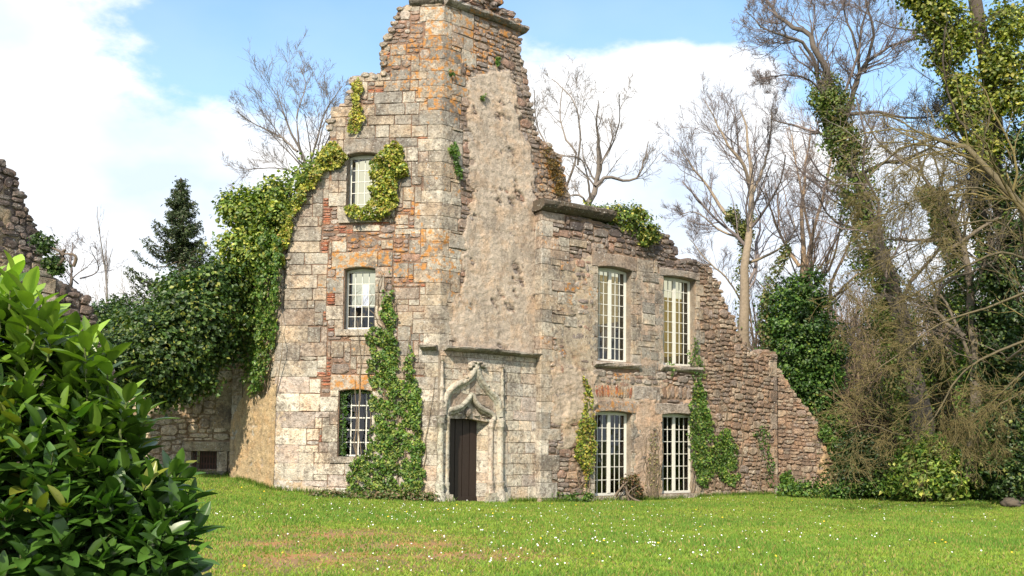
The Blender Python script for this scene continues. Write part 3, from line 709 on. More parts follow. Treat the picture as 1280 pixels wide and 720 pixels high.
# door: boards, set back in the opening
door = MB(); ud0, ud1 = E0 - .05, E0 + (E1 - E0) * .80
dz0 = -.10
nb = 5; wdr = (ud1 - ud0) / nb
door.box(B2, ud0, ud1, dz0, ZD + .5, -.42, -.36, c=(.03, .02, .02, 0)); DR = door.build('door', WOOD_DOOR, manor)
for i in range(nb):
    mb = MB(); mb.box(B2, ud0 + i * wdr + .010, ud0 + (i + 1) * wdr - .010, dz0 + .01, ZD + .02, -.358, -.335 + rng.uniform(-.004, .004)); mb.build('plank', WOOD_DOOR, DR)
mb = MB(); mb.box(B2, ud0 + .0, ud1, dz0 + .01, dz0 + .2, -.33, -.31); mb.build('kick_board', WOOD_DOOR, DR)
mb = MB(); mb.box(B2, ud0 + .07, ud0 + .13, 1.0, 1.12, -.33, -.30); mb.build('handle', IRON, DR)
# splayed right jamb in coursed pale blocks
zz = -.3
while zz < ZD + .4:
    h = rng.uniform(.26, .4); mb = MB(); P = B2.P; c = (*(np.array(random.choice(PAL['pale'])) * rng.uniform(.95, 1.15)), -.4)
    V = [P(ud1 - .02, zz + .004, -.40), P(E1 + .02, zz + .004, -.02), P(E1 + .02, zz + h - .004, -.02), P(ud1 - .02, zz + h - .004, -.40), P(ud1 + .1, zz + .004, -.6), P(E1 + .2, zz + .004, -.2), P(E1 + .2, zz + h - .004, -.2), P(ud1 + .1, zz + h - .004, -.6)]
    mb.add(V, [(0, 1, 2, 3), (1, 5, 6, 2), (3, 2, 6, 7), (1, 0, 4, 5), (0, 3, 7, 4)], c=c); mb.build('jamb_stone', STONE_J, manor); zz += h
# carved surround -----------------------------------------------------------
def rod(pts, r, name='moulding', k=8, mat=None, parent=None, closed=False):
    P = np.array(pts, float); R = (np.full(len(P), r) if np.isscalar(r) else np.array(r, float)) * 1.18
    tan = unit(np.gradient(P, axis=0)); ref = np.array([B2.n[0], B2.n[1], 0.0]); n1 = unit(np.cross(tan, ref)); n2 = np.cross(tan, n1); ang = np.arange(k) / k * 2 * math.pi
    V = P[:, None] + R[:, None, None] * (n1[:, None] * np.cos(ang)[None, :, None] + n2[:, None] * np.sin(ang)[None, :, None]); m_ = len(P)
    idx = np.arange(m_ * k).reshape(m_, k); a = idx[:-1]; d = idx[1:]; Q = np.stack([a, np.roll(a, -1, 1), np.roll(d, -1, 1), d], -1).reshape(-1, 4)
    V = V.reshape(-1, 3); T = [(0, i, i + 1) for i in range(1, k - 1)] + [((m_ - 1) * k, (m_ - 1) * k + i + 1, (m_ - 1) * k + i) for i in range(1, k - 1)]
    return link(name, mesh_np(name, V, Q, T, None, True), mat or CARVED, parent if parent is not None else manor)
def zpx(zx, zy, d=0.0):     # coordinates read in the enlarged crop of the doorway
    u, z = B2.uz(500 + zx / 3.271, 420 + zy / 3.273, d); return u, z
def smooth(pts, n_=5):
    P = np.array(pts, float); o = []
    for i in range(len(P) - 1):
        p0, p1, p2, p3 = P[max(i - 1, 0)], P[i], P[i + 1], P[min(i + 2, len(P) - 1)]
        for t in np.arange(n_) / n_: o.append(.5 * ((2 * p1) + (-p0 + p2) * t + (2 * p0 - 5 * p1 + 4 * p2 - p3) * t * t + (-p0 + 3 * p1 - 3 * p2 + p3) * t ** 3))
    return np.array(o + [P[-1]])
def prof_rod(us, z0, z1, prof, d, name):  # turned shaft; prof [(frac or abs z, radius)]
    return rod([B2.P(us, z, d) for z, _ in prof], [r for _, r in prof], name, 10)
def shaft(zx, zy_top, r, d=.05, base=True, cap=True, top=None):
    u = zpx(zx, 500, d)[0]; zt = zpx(zx, zy_top, d)[1]
    pr = []
    if base:
        for (z, k) in ((-.14, 1.75), (.17, 1.75), (.18, 1.45), (.24, 1.55), (.25, 1.25), (.40, 1.3), (.46, 1.55), (.50, 1.35), (.53, 1.0)): pr.append((z, r * k))
    else: pr.append((-.2, r))
    pr.append((1.5, r)); pr.append((1.8, r * .97)); 
    if cap: pr += [(zt - .20, r), (zt - .17, r * 1.35), (zt - .14, r * 1.1), (zt - .05, r * 1.3), (zt, r * 1.5), (zt + .03, r * 1.2)]
    else: pr.append((zt, r))
    prof_rod(u, 0, 0, pr, d, 'shaft'); return u, zt
uL, zL = shaft(164, 328, .075, .06); uL2, _ = shaft(191, 330, .05, .01, cap=True)
uR, zR = shaft(409, 345, .08, .06); uR2, _ = shaft(370, 345, .06, .0)
# pinnacles standing on the outer shafts
for zx, y0, y1 in ((170, 328, 98), (417, 345, 128)):
    u, zb = zpx(zx, y0, .06); zt = zpx(zx, y1, .06)[1]; H = zt - zb
    prof = [(zb, .085), (zb + .04 * H, .05), (zb + .22 * H, .045), (zb + .25 * H, .075), (zb + .29 * H, .045), (zb + .48 * H, .04), (zb + .52 * H, .068), (zb + .56 * H, .038), (zb + .76 * H, .034), (zb + .79 * H, .055), (zb + .82 * H, .03), (zb + .97 * H, .022), (zt, .045)]
    prof_rod(u, 0, 0, prof, .06, 'pinnacle')
def ogee(pts, r, d, name): return rod([B2.P(u, z, d) for u, z in smooth([zpx(x, y, d) for x, y in pts])], r, name)
outer = [(178, 322), (180, 285), (188, 250), (203, 222), (232, 198), (262, 186), (285, 168), (300, 145), (310, 118)]
outr = [(412, 330), (408, 295), (398, 262), (378, 236), (356, 215), (338, 190), (326, 168), (318, 145), (311, 118)]
for pts in (outer, outr):
    ogee(pts, .075, .05, 'hood_mould'); inn = [(x + (10 if pts is outer else -9), y + 9) for x, y in pts[:-1]]; ogee(inn, .045, .02, 'hood_mould')
inl = [(190, 332), (192, 315), (203, 303), (225, 298), (250, 288), (270, 270), (284, 252), (294, 236)]
inr = [(382, 345), (384, 330), (374, 316), (352, 305), (330, 292), (314, 274), (303, 255), (294, 236)]
for pts in (inl, inr): ogee(pts, .06, .02, 'arch_mould'); ogee([(x, y + 13) for x, y in pts[1:]], .04, -.03, 'arch_mould'); 
# tympanum under the ogee and the little boss
mb = MB(); pts = [zpx(x, y) for x, y in ((203, 338), (205, 318), (230, 312), (255, 300), (280, 272), (294, 256), (310, 278), (335, 305), (365, 322), (378, 345), (362, 352), (330, 345), (300, 338))]
loops = [[Vector((u, z, 0)) for u, z in pts]]; tr = tessellate_polygon(loops); V = [B2.P(u, z, -.09) for u, z in pts] + [B2.P(u, z, -.3) for u, z in pts]; n_ = len(pts)
T = []
for a, b, c in tr: T += [(a, b, c), (a + n_, c + n_, b + n_)]
mb.add(V, [(i, (i + 1) % n_, n_ + (i + 1) % n_, n_ + i) for i in range(n_)], T); mb.build('tympanum', CARVED, manor)
def blob(F, u, z, d, ru, rz, rd, name, mat, parent=None, seed=1, lump=.12, nu=12, nv=8):
    r = np.random.default_rng(seed); V = []; 
    for j in range(nv + 1):
        ph = math.pi * j / nv
        for i in range(nu):
            a = 2 * math.pi * i / nu; k = 1 + r.uniform(-lump, lump); V.append(F.P(u + ru * math.sin(ph) * math.cos(a) * k, z + rz * math.cos(ph) * k, d + rd * math.sin(ph) * math.sin(a) * k))
    Q = [(j * nu + i, j * nu + (i + 1) % nu, (j + 1) * nu + (i + 1) % nu, (j + 1) * nu + i) for j in range(nv) for i in range(nu)]
    return link(name, mesh_np(name, V, Q, None, None, True), mat, parent if parent is not None else manor)
u, z = zpx(284, 312); blob(B2, u, z, -.06, .10, .13, .07, 'carved_boss', CARVED, seed=3)
u, z = zpx(284, 290); blob(B2, u, z, -.07, .05, .06, .05, 'carved_boss', CARVED, seed=4)
for k, (zx, zy, ru, rz) in enumerate(((252, 318, .09, .035), (322, 326, .10, .035), (225, 318, .06, .03), (350, 330, .06, .03))):
    u, z = zpx(zx, zy); blob(B2, u, z, -.08, ru, rz, .05, 'carved_leaf', CARVED, seed=5 + k)
# scrolled finial and crockets
for k, (zx, zy, ru, rz) in enumerate(((287, 116, .10, .07), (330, 118, .10, .07), (309, 112, .07, .05), (296, 108, .10, .035), (322, 109, .10, .035), (309, 130, .05, .08), (240, 190, .07, .06), (215, 208, .06, .06), (350, 205, .07, .05), (372, 226, .06, .06), (262, 168, .06, .05), (280, 128, .05, .04), (338, 128, .05, .04))):
    u, z = zpx(zx, zy); blob(B2, u, z, .07, ru, rz, .08, 'finial' if k < 6 else 'crocket', CARVED, seed=20 + k, lump=.18)
# low carved impost bands between shafts
for zx0, zx1, zy in ((150, 205, 330), (352, 425, 345)):
    ua, z = zpx(zx0, zy); ub, _ = zpx(zx1, zy); mb = MB(); mb.box(B2, ua, ub, z - .03, z + .03, -.02, .05); mb.build('impost', CARVED, manor)
for zx0, zx1 in ((146, 208), (346, 430)):
    ua, z = zpx(zx0, 655); ub, _ = zpx(zx1, 655); mb = MB(); mb.box(B2, ua, ub, -.2, .1, -.02, .17); mb.box(B2, ua + .03, ub - .03, .103, .2, -.02, .14); mb.build('plinth', CARVED, manor)
# door sill
mb = MB(); mb.box(B2, E0, E1 + .05, -.3, -.085, -.5, .12, c=(.36, .31, .26, -.4)); mb.build('threshold', STONE_J, manor)

# --- face C (right wing)
Ct = [(668, 262), (700, 266), (730, 272), (760, 281), (790, 287), (822, 290), (834, 297), (842, 303), (844, 322), (852, 325), (868, 327), (886, 333), (890, 345), (897, 355), (903, 377), (915, 397), (922, 420), (937, 442), (947, 447), (952, 440), (972, 440)]
Co = [C.uz(*p) for p in Ct]; Co[0] = (0, Co[0][1]); Co[-1] = (uC, Co[-1][1]); Cout = [(0, -.5), (uC, -.5)] + Co[::-1]
hc1, rc1 = hole_rect(C, 746.5, 334, 789, 452, .06); hc2, rc2 = hole_rect(C, 828, 346, 869, 457, .05)
hc3, rc3 = hole_rect(C, 743, 514, 789, 620, .05); hc4, rc4 = hole_rect(C, 826, 517, 869, 617, .05)
Ch = [hc1, hc2, hc3, hc4]
core(C, 'wall_core', Cout, Ch, .6, MORTAR, manor)
pC = C.poly
mortar(C, 'mortar_bed', Cout, Ch, manor, [
    (pC([(700, 330), (744, 320), (744, 500), (735, 530), (690, 535), (688, 440), (705, 380)]), (.45, .37, .28), .035),
    (pC([(690, 440), (740, 470), (830, 470), (830, 500), (690, 530)]), (.46, .37, .29), .03), (pC([(706, 500), (745, 500), (742, 550), (700, 560)]), (.47, .38, .29), .05),
    (pC([(796, 500), (828, 500), (828, 620), (790, 620)]), (.50, .37, .28), .05), (pC([(795, 340), (830, 340), (830, 460), (795, 460)]), (.44, .34, .27), .03),
    (pC([(852, 500), (878, 500), (885, 620), (866, 620)]), (.52, .36, .26), .03)], base_c=(.26, .175, .12))
skipC = []
for r, hh, c, ov in ((rc1, .38, (.32, .25, .20), .16), (rc2, .20, (.33, .28, .24), .16), (rc3, .30, (.36, .29, .24), .12), (rc4, .30, (.38, .31, .26), .3)):
    lintel(C, 'lintel', r, manor, ov if r is not rc1 else .25, hh, .06 if r is rc1 else .05, c, over2=.14, d=.07); u0, u1, z0, z1 = r; skipC.append((u0 - ov - .1, u1 + .15, z1 - .07, z1 + hh + .01))
for r in (rc1, rc2, rc3, rc4): skipC += jambs(C, st, r, pal='ashlar', wid=(.20, .36))
for r, ov in ((rc1, .28), (rc2, .22)):
    u0, u1, z0, z1 = r; slab_run('sill', C, u0 - ov * .6, u1 + ov, z0 - .20, .17, .16, .3, (.34, .29, .25), 3); skipC.append((u0 - ov, u1 + ov, z0 - .21, z0))
for r in (rc3, rc4):
    u0, u1, z0, z1 = r; mb = MB(); mb.box(C, u0 - .1, u1 + .1, z0 - .18, z0, -.3, .1, c=(.40, .34, .28, -.2)); mb.build('sill', STONE_J, manor); skipC.append((u0 - .1, u1 + .1, z0 - .18, z0))
window(C, rc1, manor, 3, 8, double=True, arch=.06, fw=.05, label='upper tall window of the wing, left one over the brick arch')
window(C, rc2, manor, 3, 8, double=True, arch=.05, fw=.05, label='upper tall window of the wing, right one beside the broken end')
window(C, rc3, manor, 3, 6, double=True, arch=.05, fw=.05, rec=.2, label='french window at ground level beneath the brick arch')
window(C, rc4, manor, 3, 6, double=True, arch=.05, fw=.05, rec=.2, label='french window at ground level beside the green ivy')
# flat brick arch over the lower left french window, stone panel and second brick arch beside it
for (x0, x1, y0, y1, n_, pal) in ((743, 789, 483, 499, 13, 'brick'), (827, 862, 484, 500, 7, 'red')):
    ua, zb = C.uz(x0, y1); ub, zt = C.uz(x1, y0)
    zb = C.uz((x0 + x1) / 2, y1)[1]; zt = C.uz((x0 + x1) / 2, y0)[1]; skipC.append((ua, ub, zb, zt + .05))
    for i in range(n_):
        t = (i + .5) / n_; st.add(C, ua + (ub - ua) * t, (zb + zt) / 2 + .05 * (1 - (2 * t - 1) ** 2), (ub - ua) / n_ - .012, (zt - zb) * .95, 'brick', .05, pal=pal if i < 5 or pal == 'red' else 'brick' if rng.random() < .3 else 'red', rot=(t - .5) * .35)
ua, zb = C.uz(791, 499); ub, zt = C.uz(825, 483); zb = C.uz(808, 500)[1]; zt = C.uz(808, 483)[1]; st.add(C, (ua + ub) / 2, (zb + zt) / 2, ub - ua, zt - zb, 'jamb', .05, colr=(.38, .33, .29)); skipC.append((ua, ub, zb, zt))
# quoins of the wing: wrapped round the narrow return
zq = -.3; k = 0; skipR = []
RL = .33
Rf = Face(*(C.o - C.n * RL), TC - math.pi / 2)     # u runs from the tower out to the corner of the wing
while zq < Co[0][1] - .1:
    h = rng.uniform(.30, .46); h = min(h, Co[0][1] - zq); wb = (.30, .62)[k % 2] * rng.uniform(.85, 1.25)
    quoin(Rf, RL, C, 0, zq, zq + h, RL - .02, wb, random.choice(PAL['pale' if rng.random() < .5 else 'ashlar']), p=.045); skipC.append((-.1, wb, zq, zq + h)); zq += h; k += 1
# end pier of the wing
zq = -.3; k = 0
while zq < C.uz(971, 468)[1]:
    h = rng.uniform(.35, .6); w = (.14, .36)[k % 2] * rng.uniform(.9, 1.1); st.add(C, uC - w / 2, zq + h / 2, w, h - .012, 'jamb', .05, pal='red' if rng.random() < .4 else 'ashlar'); skipC.append((uC - w, uC + .1, zq, zq + h)); zq += h; k += 1
def skC(u, z):
    px, py = proj(C.P(u, z)); return (795 < px < 830 and py > 500 and rng.random() < .8) or (866 < px < 880 and py > 500) or (705 < px < 742 and 430 < py < 545 and rng.random() < .75)
pack(C, st, Cout, [('red', pC([(872, 320), (975, 320), (975, 640), (868, 640)])), ('ashlar', pC([(795, 335), (829, 335), (829, 470), (795, 470)])), ('ashlar', pC([(680, 300), (712, 300), (706, 420), (680, 420)])), ('red', pC([(700, 550), (742, 550), (742, 640), (700, 640)])),
     ('dark', pC([(665, 255), (700, 262), (780, 283), (850, 300), (870, 340), (845, 350), (825, 335), (790, 325), (770, 305), (700, 285), (672, 280)]))], Ch + skipC, 'rubble', proud=(.03, .075), skip=skC)
caps(C, st, Co[4:12], .6, pal='dark'); caps(C, st, Co[11:], .6, pal='red')
# slab remaining on the wall head (left) with its dark mossy edge
uS = C.uz(762, 280)[0]; uS0 = -.15
slab_run('coping_slab', C, uS0, uS, Co[0][1] + .004, .29, .32, .7, (.11, .09, .065), .7, za=Co[3][1] + .1)
st.build(manor)
# inside: floor, back walls seen through the glass
def plain_wall(F, name, u0, u1, z0, z1, mat, thick=.4):
    mb = MB(); mb.box(F, u0, u1, z0, z1, -thick, 0); return mb.build(name, mat, manor)
ZF = rc1[2] - .5
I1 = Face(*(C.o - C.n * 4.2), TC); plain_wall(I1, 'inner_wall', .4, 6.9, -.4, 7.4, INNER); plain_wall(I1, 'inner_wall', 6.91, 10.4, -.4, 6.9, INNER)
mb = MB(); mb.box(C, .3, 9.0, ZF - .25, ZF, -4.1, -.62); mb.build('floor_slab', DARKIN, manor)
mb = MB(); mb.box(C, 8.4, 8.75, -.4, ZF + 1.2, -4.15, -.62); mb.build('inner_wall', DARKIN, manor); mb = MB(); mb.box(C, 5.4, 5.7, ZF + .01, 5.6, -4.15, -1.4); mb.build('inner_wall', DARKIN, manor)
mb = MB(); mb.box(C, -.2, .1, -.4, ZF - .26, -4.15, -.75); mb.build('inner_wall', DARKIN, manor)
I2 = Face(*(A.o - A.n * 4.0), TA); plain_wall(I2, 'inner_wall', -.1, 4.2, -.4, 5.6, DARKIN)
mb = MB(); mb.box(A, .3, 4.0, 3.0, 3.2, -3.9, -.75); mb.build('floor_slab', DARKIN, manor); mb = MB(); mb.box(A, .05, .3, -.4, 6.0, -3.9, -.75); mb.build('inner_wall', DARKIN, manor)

# ================================================================== right ruined wall (D)
dwall = empty('ruined_wall', (*D.o, -.1), 'low sloping ruined rubble wall with a rendered foot running right from the end of the house', 'wall')
st2 = Stones()
Do = [D.uz(*p) for p in ((955, 442), (974, 462), (983, 483), (997, 500), (1010, 512), (1020, 528), (1028, 547), (1038, 562), (1044, 590), (1049, 612))]
Dout = [(-1.0, -.5), (Do[-1][0], -.5)] + Do[::-1]; Dout[-1] = (-1.0, Dout[-1][1])
core(D, 'wall_core', Dout, [], .7, MORTAR, dwall); pD = D.poly
mortar(D, 'mortar_bed', Dout, [], dwall, [(pD([(1025, 555), (1040, 555), (1055, 620), (1022, 620)]), (.48, .33, .19), .12)], base_c=(.22, .15, .11))
pack(D, st2, Dout, [], [], 'red', proud=(.03, .08), skip=lambda u, z: proj(D.P(u, z))[0] > 1030 and proj(D.P(u, z))[1] > 560)
caps(D, st2, Do, .6, pal='red'); st2.build(dwall, 290)

# ================================================================== left ruined wall (E)
ewall = empty('ruined_wall', (*E.o, .3), 'dark crumbling rubble wall descending in steps behind the laurel at the left edge', 'wall')
st3 = Stones()
Eo = [E.uz(*p) for p in ((-60, 150), (-20, 180), (0, 205), (10, 210), (20, 230), (28, 247), (33, 263), (43, 280), (44, 300), (50, 320), (63, 347), (87, 357), (107, 370), (115, 397), (128, 430), (150, 520))]
Eout = [(Eo[0][0], 0), (Eo[-1][0], 0)] + Eo[::-1]
core(E, 'wall_core', Eout, [], .7, MORTAR, ewall)
mortar(E, 'mortar_bed', Eout, [], ewall, [(E.poly([(-40, 210), (5, 230), (25, 290), (28, 350), (-40, 360)]), (.34, .27, .19), .05)], base_c=(.14, .11, .10))
pack(E, st3, Eout, [('ashlar', E.poly([(34, 330), (62, 345), (66, 400), (36, 400)]))], [], 'dark', proud=(.04, .1)); caps(E, st3, Eo, .7, pal='dark', size=(.2, .5)); st3.build(ewall, 290)

# ================================================================== cellar wall (F)
fwall = empty('cellar_wall', (*Fc.o, .4), 'stone wall with a small barred cellar window under hanging ivy, left of the tower', 'wall')
st4 = Stones(); pF = Fc.poly
hf, rf = hole_rect(Fc, 240, 564, 272, 587)
Fo = pF([(130, 620), (305, 620), (305, 470), (300, 350), (240, 370), (190, 430), (130, 470)])
core(Fc, 'wall_core', Fo, [hf], .6, MORTAR, fwall); mortar(Fc, 'mortar_bed', Fo, [hf], fwall, [], base_c=(.30, .22, .14))
u0, u1, z0, z1 = rf; sk = []
def one(u_0, u_1, z_0, z_1, c, typ='jamb', pr=.07): st4.add(Fc, (u_0 + u_1) / 2, (z_0 + z_1) / 2, u_1 - u_0, z_1 - z_0, typ, pr, colr=c); sk.append((u_0, u_1, z_0, z_1))
one(u0 - .28, u1 + .55, z1, z1 + .28, (.38, .32, .22), pr=.1); one(u0 - .25, u0, z0 - .05, z1, (.46, .40, .28), pr=.09); one(u1, u1 + .3, z0 - .05, z1, (.48, .40, .28), pr=.09); one(u0 - .3, u1 + .3, z0 - .3, z0 - .05, (.36, .31, .24), pr=.25)
for x0, y0, x1, y1 in ((263, 520, 290, 537), (270, 500, 291, 520), (262, 478, 292, 500)): a, b = Fc.uz(x0, y1); c_, d_ = Fc.uz(x1, y0); one(a, c_, b, d_, (.38, .30, .20), pr=.06)
pack(Fc, st4, Fo, [], [hf] + sk, 'shade', proud=(.03, .07)); st4.build(fwall, 290)
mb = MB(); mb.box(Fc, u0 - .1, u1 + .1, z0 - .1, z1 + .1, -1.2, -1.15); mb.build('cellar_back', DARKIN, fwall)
gr = MB()
for i in range(9): t = u0 + (u1 - u0) * (i + .5) / 9; gr.box(Fc, t - .012, t + .012, z0 - .04, z1 + .02, -.24, -.216)
for zz in (z0 + (z1 - z0) * .3, z0 + (z1 - z0) * .72): gr.box(Fc, u0 - .02, u1 + .02, zz - .015, zz + .015, -.214, -.20)
gr.build('window_grille', IRON, fwall)
# ================================================================== the ground
gx = np.concatenate([np.linspace(-400, -42, 12), np.linspace(-40, 40, 161), np.linspace(42, 400, 12)]); gy = np.concatenate([np.linspace(-60, 1, 8), np.linspace(2, 44, 141), np.linspace(46, 700, 24)])
X, Y = np.meshgrid(gx, gy); V = np.stack([X, Y, gz(X, Y)], -1).reshape(-1, 3); ii = np.arange(X.size).reshape(X.shape)
def patchmask(x, y):
    """worn earthy patches in the lawn"""
    m_ = np.zeros(np.shape(x)); P = np.stack([x, y, 0 * x], -1)
    for px, py, rx, ry in ((430, 668, 2.0, .8), (580, 694, 1.5, .7), (400, 700, 1.9, .8), (500, 682, 1.8, .7), (330, 680, 1.2, .6)):
        g_ = gpt(px, py); m_ = np.maximum(m_, np.exp(-(((x - g_[0]) / rx) ** 2 + ((y - g_[1]) / ry / 1.6) ** 2)))
    return np.clip(m_ * 1.0 + .30 * fbm(P, 2.1) + .30 * fbm(P, 6.1, 4) - .12, 0, 1) * (m_ > .08)
m, nn, ll, b, o = new_mat('lawn_soil')
c, a = src(nn, False); t1 = tex(nn, ll, 1.3, 5, .6); t2 = tex(nn, ll, 40, 4, .7)
cc = mix(nn, ll, 1.0, c, math_(nn, ll, 'MULTIPLY_ADD', t2, 1.1, .45), 'MULTIPLY'); cc = mix(nn, ll, ss(nn, ll, t1, .42, .66), cc, mix(nn, ll, 1.0, cc, (1.5, 1.2, .9), 'MULTIPLY'))
ll.new(cc, b.inputs['Base Color']); b.inputs['Roughness'].default_value = .95; bump(nn, ll, b, t2, .6, .03); SOIL = m
pm_ = patchmask(V[:, 0], V[:, 1])[:, None]; gc = np.array([.075, .11, .020]) * (1 - pm_) + np.array([.30, .165, .085]) * pm_
link('lawn_ground', mesh_np('lawn_ground', V, np.stack([ii[:-1, :-1], ii[:-1, 1:], ii[1:, 1:], ii[1:, :-1]], -1).reshape(-1, 4), None, np.c_[gc, np.zeros(len(gc))], True), SOIL)['kind'] = 'structure'

def in_house(x, y):
    P = np.stack([x, y], -1); r = np.zeros(len(P), bool)
    for F, u0_, u1_ in ((A, -.1, LA), (B2, 0, LB), (C, 0, uC), (D, -1, Do[-1][0] + .2), (L, 0, LL), (Fc, 0, 4.5)):
        q = P - F.o; u = q @ F.d; d = q @ F.n; r |= (u > u0_) & (u < u1_) & (d < .04) & (d > -6)
    return r
n_ = 620000
yy = 7.5 + 28.5 * rng.random(n_) ** .85; xx = (rng.random(n_) * 2 - 1) * (yy * .70 + 2.5)
ok = ~in_house(xx, yy); xx, yy = xx[ok], yy[ok]; pm_ = patchmask(xx, yy); keep = rng.random(len(xx)) > pm_ * .80; xx, yy, pm_ = xx[keep], yy[keep], pm_[keep]; n_ = len(xx)
P2 = np.stack([xx, yy, 0 * xx], -1); lush = fbm(P2, .55, 3) + .6 * fbm(P2, 1.9, 1) + .35 * fbm(P2, 5.5, 2)
h = (.028 + .03 * rng.random(n_)) * (1 + .45 * np.clip(lush, -1, 1)) * (1 - .4 * pm_); 
a_ = rng.random(n_) * math.pi; w = .010 + .010 * rng.random(n_); bx, by = np.cos(a_) * w, np.sin(a_) * w; ln = rng.normal(0, .022, (n_, 2)); z_ = gz(xx, yy)
V = np.stack([np.stack([xx - bx, yy - by, z_ - .005], -1), np.stack([xx + bx, yy + by, z_ - .005], -1), np.stack([xx + ln[:, 0], yy + ln[:, 1], z_ + h], -1)], 1)
t = np.clip(.58 + .55 * lush + rng.normal(0, .18, n_), 0, 1)[:, None]
ct = np.array([.31, .385, .06]) * (1 - t) + np.array([.15, .265, .045]) * t
dry = (rng.random(n_) < .13 + .5 * pm_ + .10 * np.clip(fbm(P2, 1.1, 9), 0, 1))[:, None]; ct = np.where(dry, np.array([.38, .30, .11]), ct) * (.8 + .4 * rng.random((n_, 1)))
tg = link('grass', mesh_np('grass', V.reshape(-1, 3), None, np.arange(n_ * 3).reshape(-1, 3), np.repeat(ct, 3, 0)), GRASS); tag(tg, 'short spring lawn grass with worn yellowish patches', 'grass', kind='stuff')
# longer grass tufts along the foot of the walls
Pt = []
for F, u0_, u1_, off in ((A, 0, LA, .1), (B2, 0, .35, .1), (B2, 1.75, LB, .05), (C, 0, uC, .08), (D, 0, Do[-1][0] + .8, .1), (L, 0, LL, .1), (Fc, 2, 4.5, .2)):
    k = int((u1_ - u0_) * 330); u = rng.uniform(u0_, u1_, k); d = np.abs(rng.normal(off, .09, k)); q = F.o + u[:, None] * F.d + d[:, None] * F.n; Pt.append(q[(fbm(np.c_[q, 0 * q[:, :1]], 2.2, 5) > -.35)])
q = np.concatenate(Pt); n_ = len(q); z_ = gz(q[:, 0], q[:, 1]); h = .07 + .12 * rng.random(n_); a_ = rng.random(n_) * 3.14; bx, by = np.cos(a_) * .012, np.sin(a_) * .012; ln = rng.normal(0, .06, (n_, 2))
V = np.stack([np.stack([q[:, 0] - bx, q[:, 1] - by, z_ - .02], -1), np.stack([q[:, 0] + bx, q[:, 1] + by, z_ - .02], -1), np.stack([q[:, 0] + ln[:, 0], q[:, 1] + ln[:, 1], z_ + h], -1)], 1)
tg = link('tall_grass', mesh_np('tall_grass', V.reshape(-1, 3), None, np.arange(n_ * 3).reshape(-1, 3), np.repeat(leaf_tint(n_, [(.07, .14, .02), (.13, .20, .03), (.22, .24, .05)], (3, 3, 1)), 3, 0)), GRASS); tag(tg, 'longer tufts of grass and weeds along the foot of the walls', 'grass', kind='stuff')
# daisies (uncountable) and dandelions (single)
def flower(nf, r, dome, k):
    V = [(0, 0, dome)]; 
    for i in range(k): a_ = 2 * math.pi * i / k; V.append((math.cos(a_) * r, math.sin(a_) * r, 0))
    return np.array(V), np.array([(0, 1 + i, 1 + (i + 1) % k) for i in range(k)])
FW = simple('daisy_petal', (.86, .85, .82), .7, .05, 3, 0); FY = simple('dandelion_yellow', (.85, .55, .02), .7, .1, 3, 0)
cl = [(-9, 640, 0)]; pts = []
for px, py, sx_, sy_, k in ((780, 678, 110, 7, 95), (640, 700, 60, 9, 40), (560, 610 + 33, 140, 9, 110), (640, 660, 120, 10, 80), (900, 638, 160, 9, 90), (1150, 636, 70, 4, 45), (330, 635, 90, 9, 50), (500, 640, 60, 6, 40), (800, 695, 160, 10, 70), (960, 670, 200, 16, 90), (860, 626, 60, 4, 30), (1050, 655, 130, 12, 50), (470, 705, 120, 10, 25), (700, 640, 300, 15, 150)):
    for _ in range(int(k * .55)):
        x, y = rng.normal(px, sx_), rng.normal(py, sy_)
        if y > 622 and x > 150: pts.append(gpt(x, min(y, 719)))
pts = np.array(pts); pts = pts[~in_house(pts[:, 0], pts[:, 1])]
V0, T0 = flower(0, .0125, .006, 7); Vs, Ts = [], []
for i, p in enumerate(pts):
    ax = rng.uniform(.3, 1.1); az = rng.normal(math.pi + .3, .8); R3 = Matrix.Rotation(az, 3, 'Z') @ Matrix.Rotation(-ax, 3, 'X'); V = (V0 * rng.uniform(.7, 1.2)) @ np.array(R3).T + p + (0, 0, .055); Vs.append(V); Ts.append(T0 + i * len(V0))
tag(link('daisies', mesh_np('daisies', np.concatenate(Vs), None, np.concatenate(Ts)), FW), 'tiny white daisies scattered over the lawn', 'daisies', kind='stuff')
V0, T0 = flower(0, .017, .010, 8); fm = mesh_np('dandelion', V0, None, T0); fm.materials.append(FY)
for px, py in ((205, 604), (302, 612), (325, 626), (330, 617), (447, 653), (508, 643), (571, 634), (615, 640), (690, 632), (616, 645), (485, 649), (353, 696), (305, 713), (676, 677), (1169, 683), (1182, 682), (1178, 679), (1265, 695), (755, 680), (823, 683), (741, 697), (970, 700), (1027, 627), (903, 650), (1100, 640), (875, 662), (990, 628), (870, 640), (1165, 655), (640, 652), (560, 640), (720, 634), (790, 636), (1030, 655)):
    if px < 200: continue
    p = gpt(px, py); o = bpy.data.objects.new('dandelion', fm); COL.objects.link(o); o.location = (p[0], p[1], p[2] + .06); o.rotation_euler = (rng.uniform(.3, .8), rng.uniform(-.3, .3), rng.uniform(-.6, .6)); tag(o, 'small yellow dandelion flower in the daisy lawn', 'flower', 'yellow dandelions dotted over the lawn')

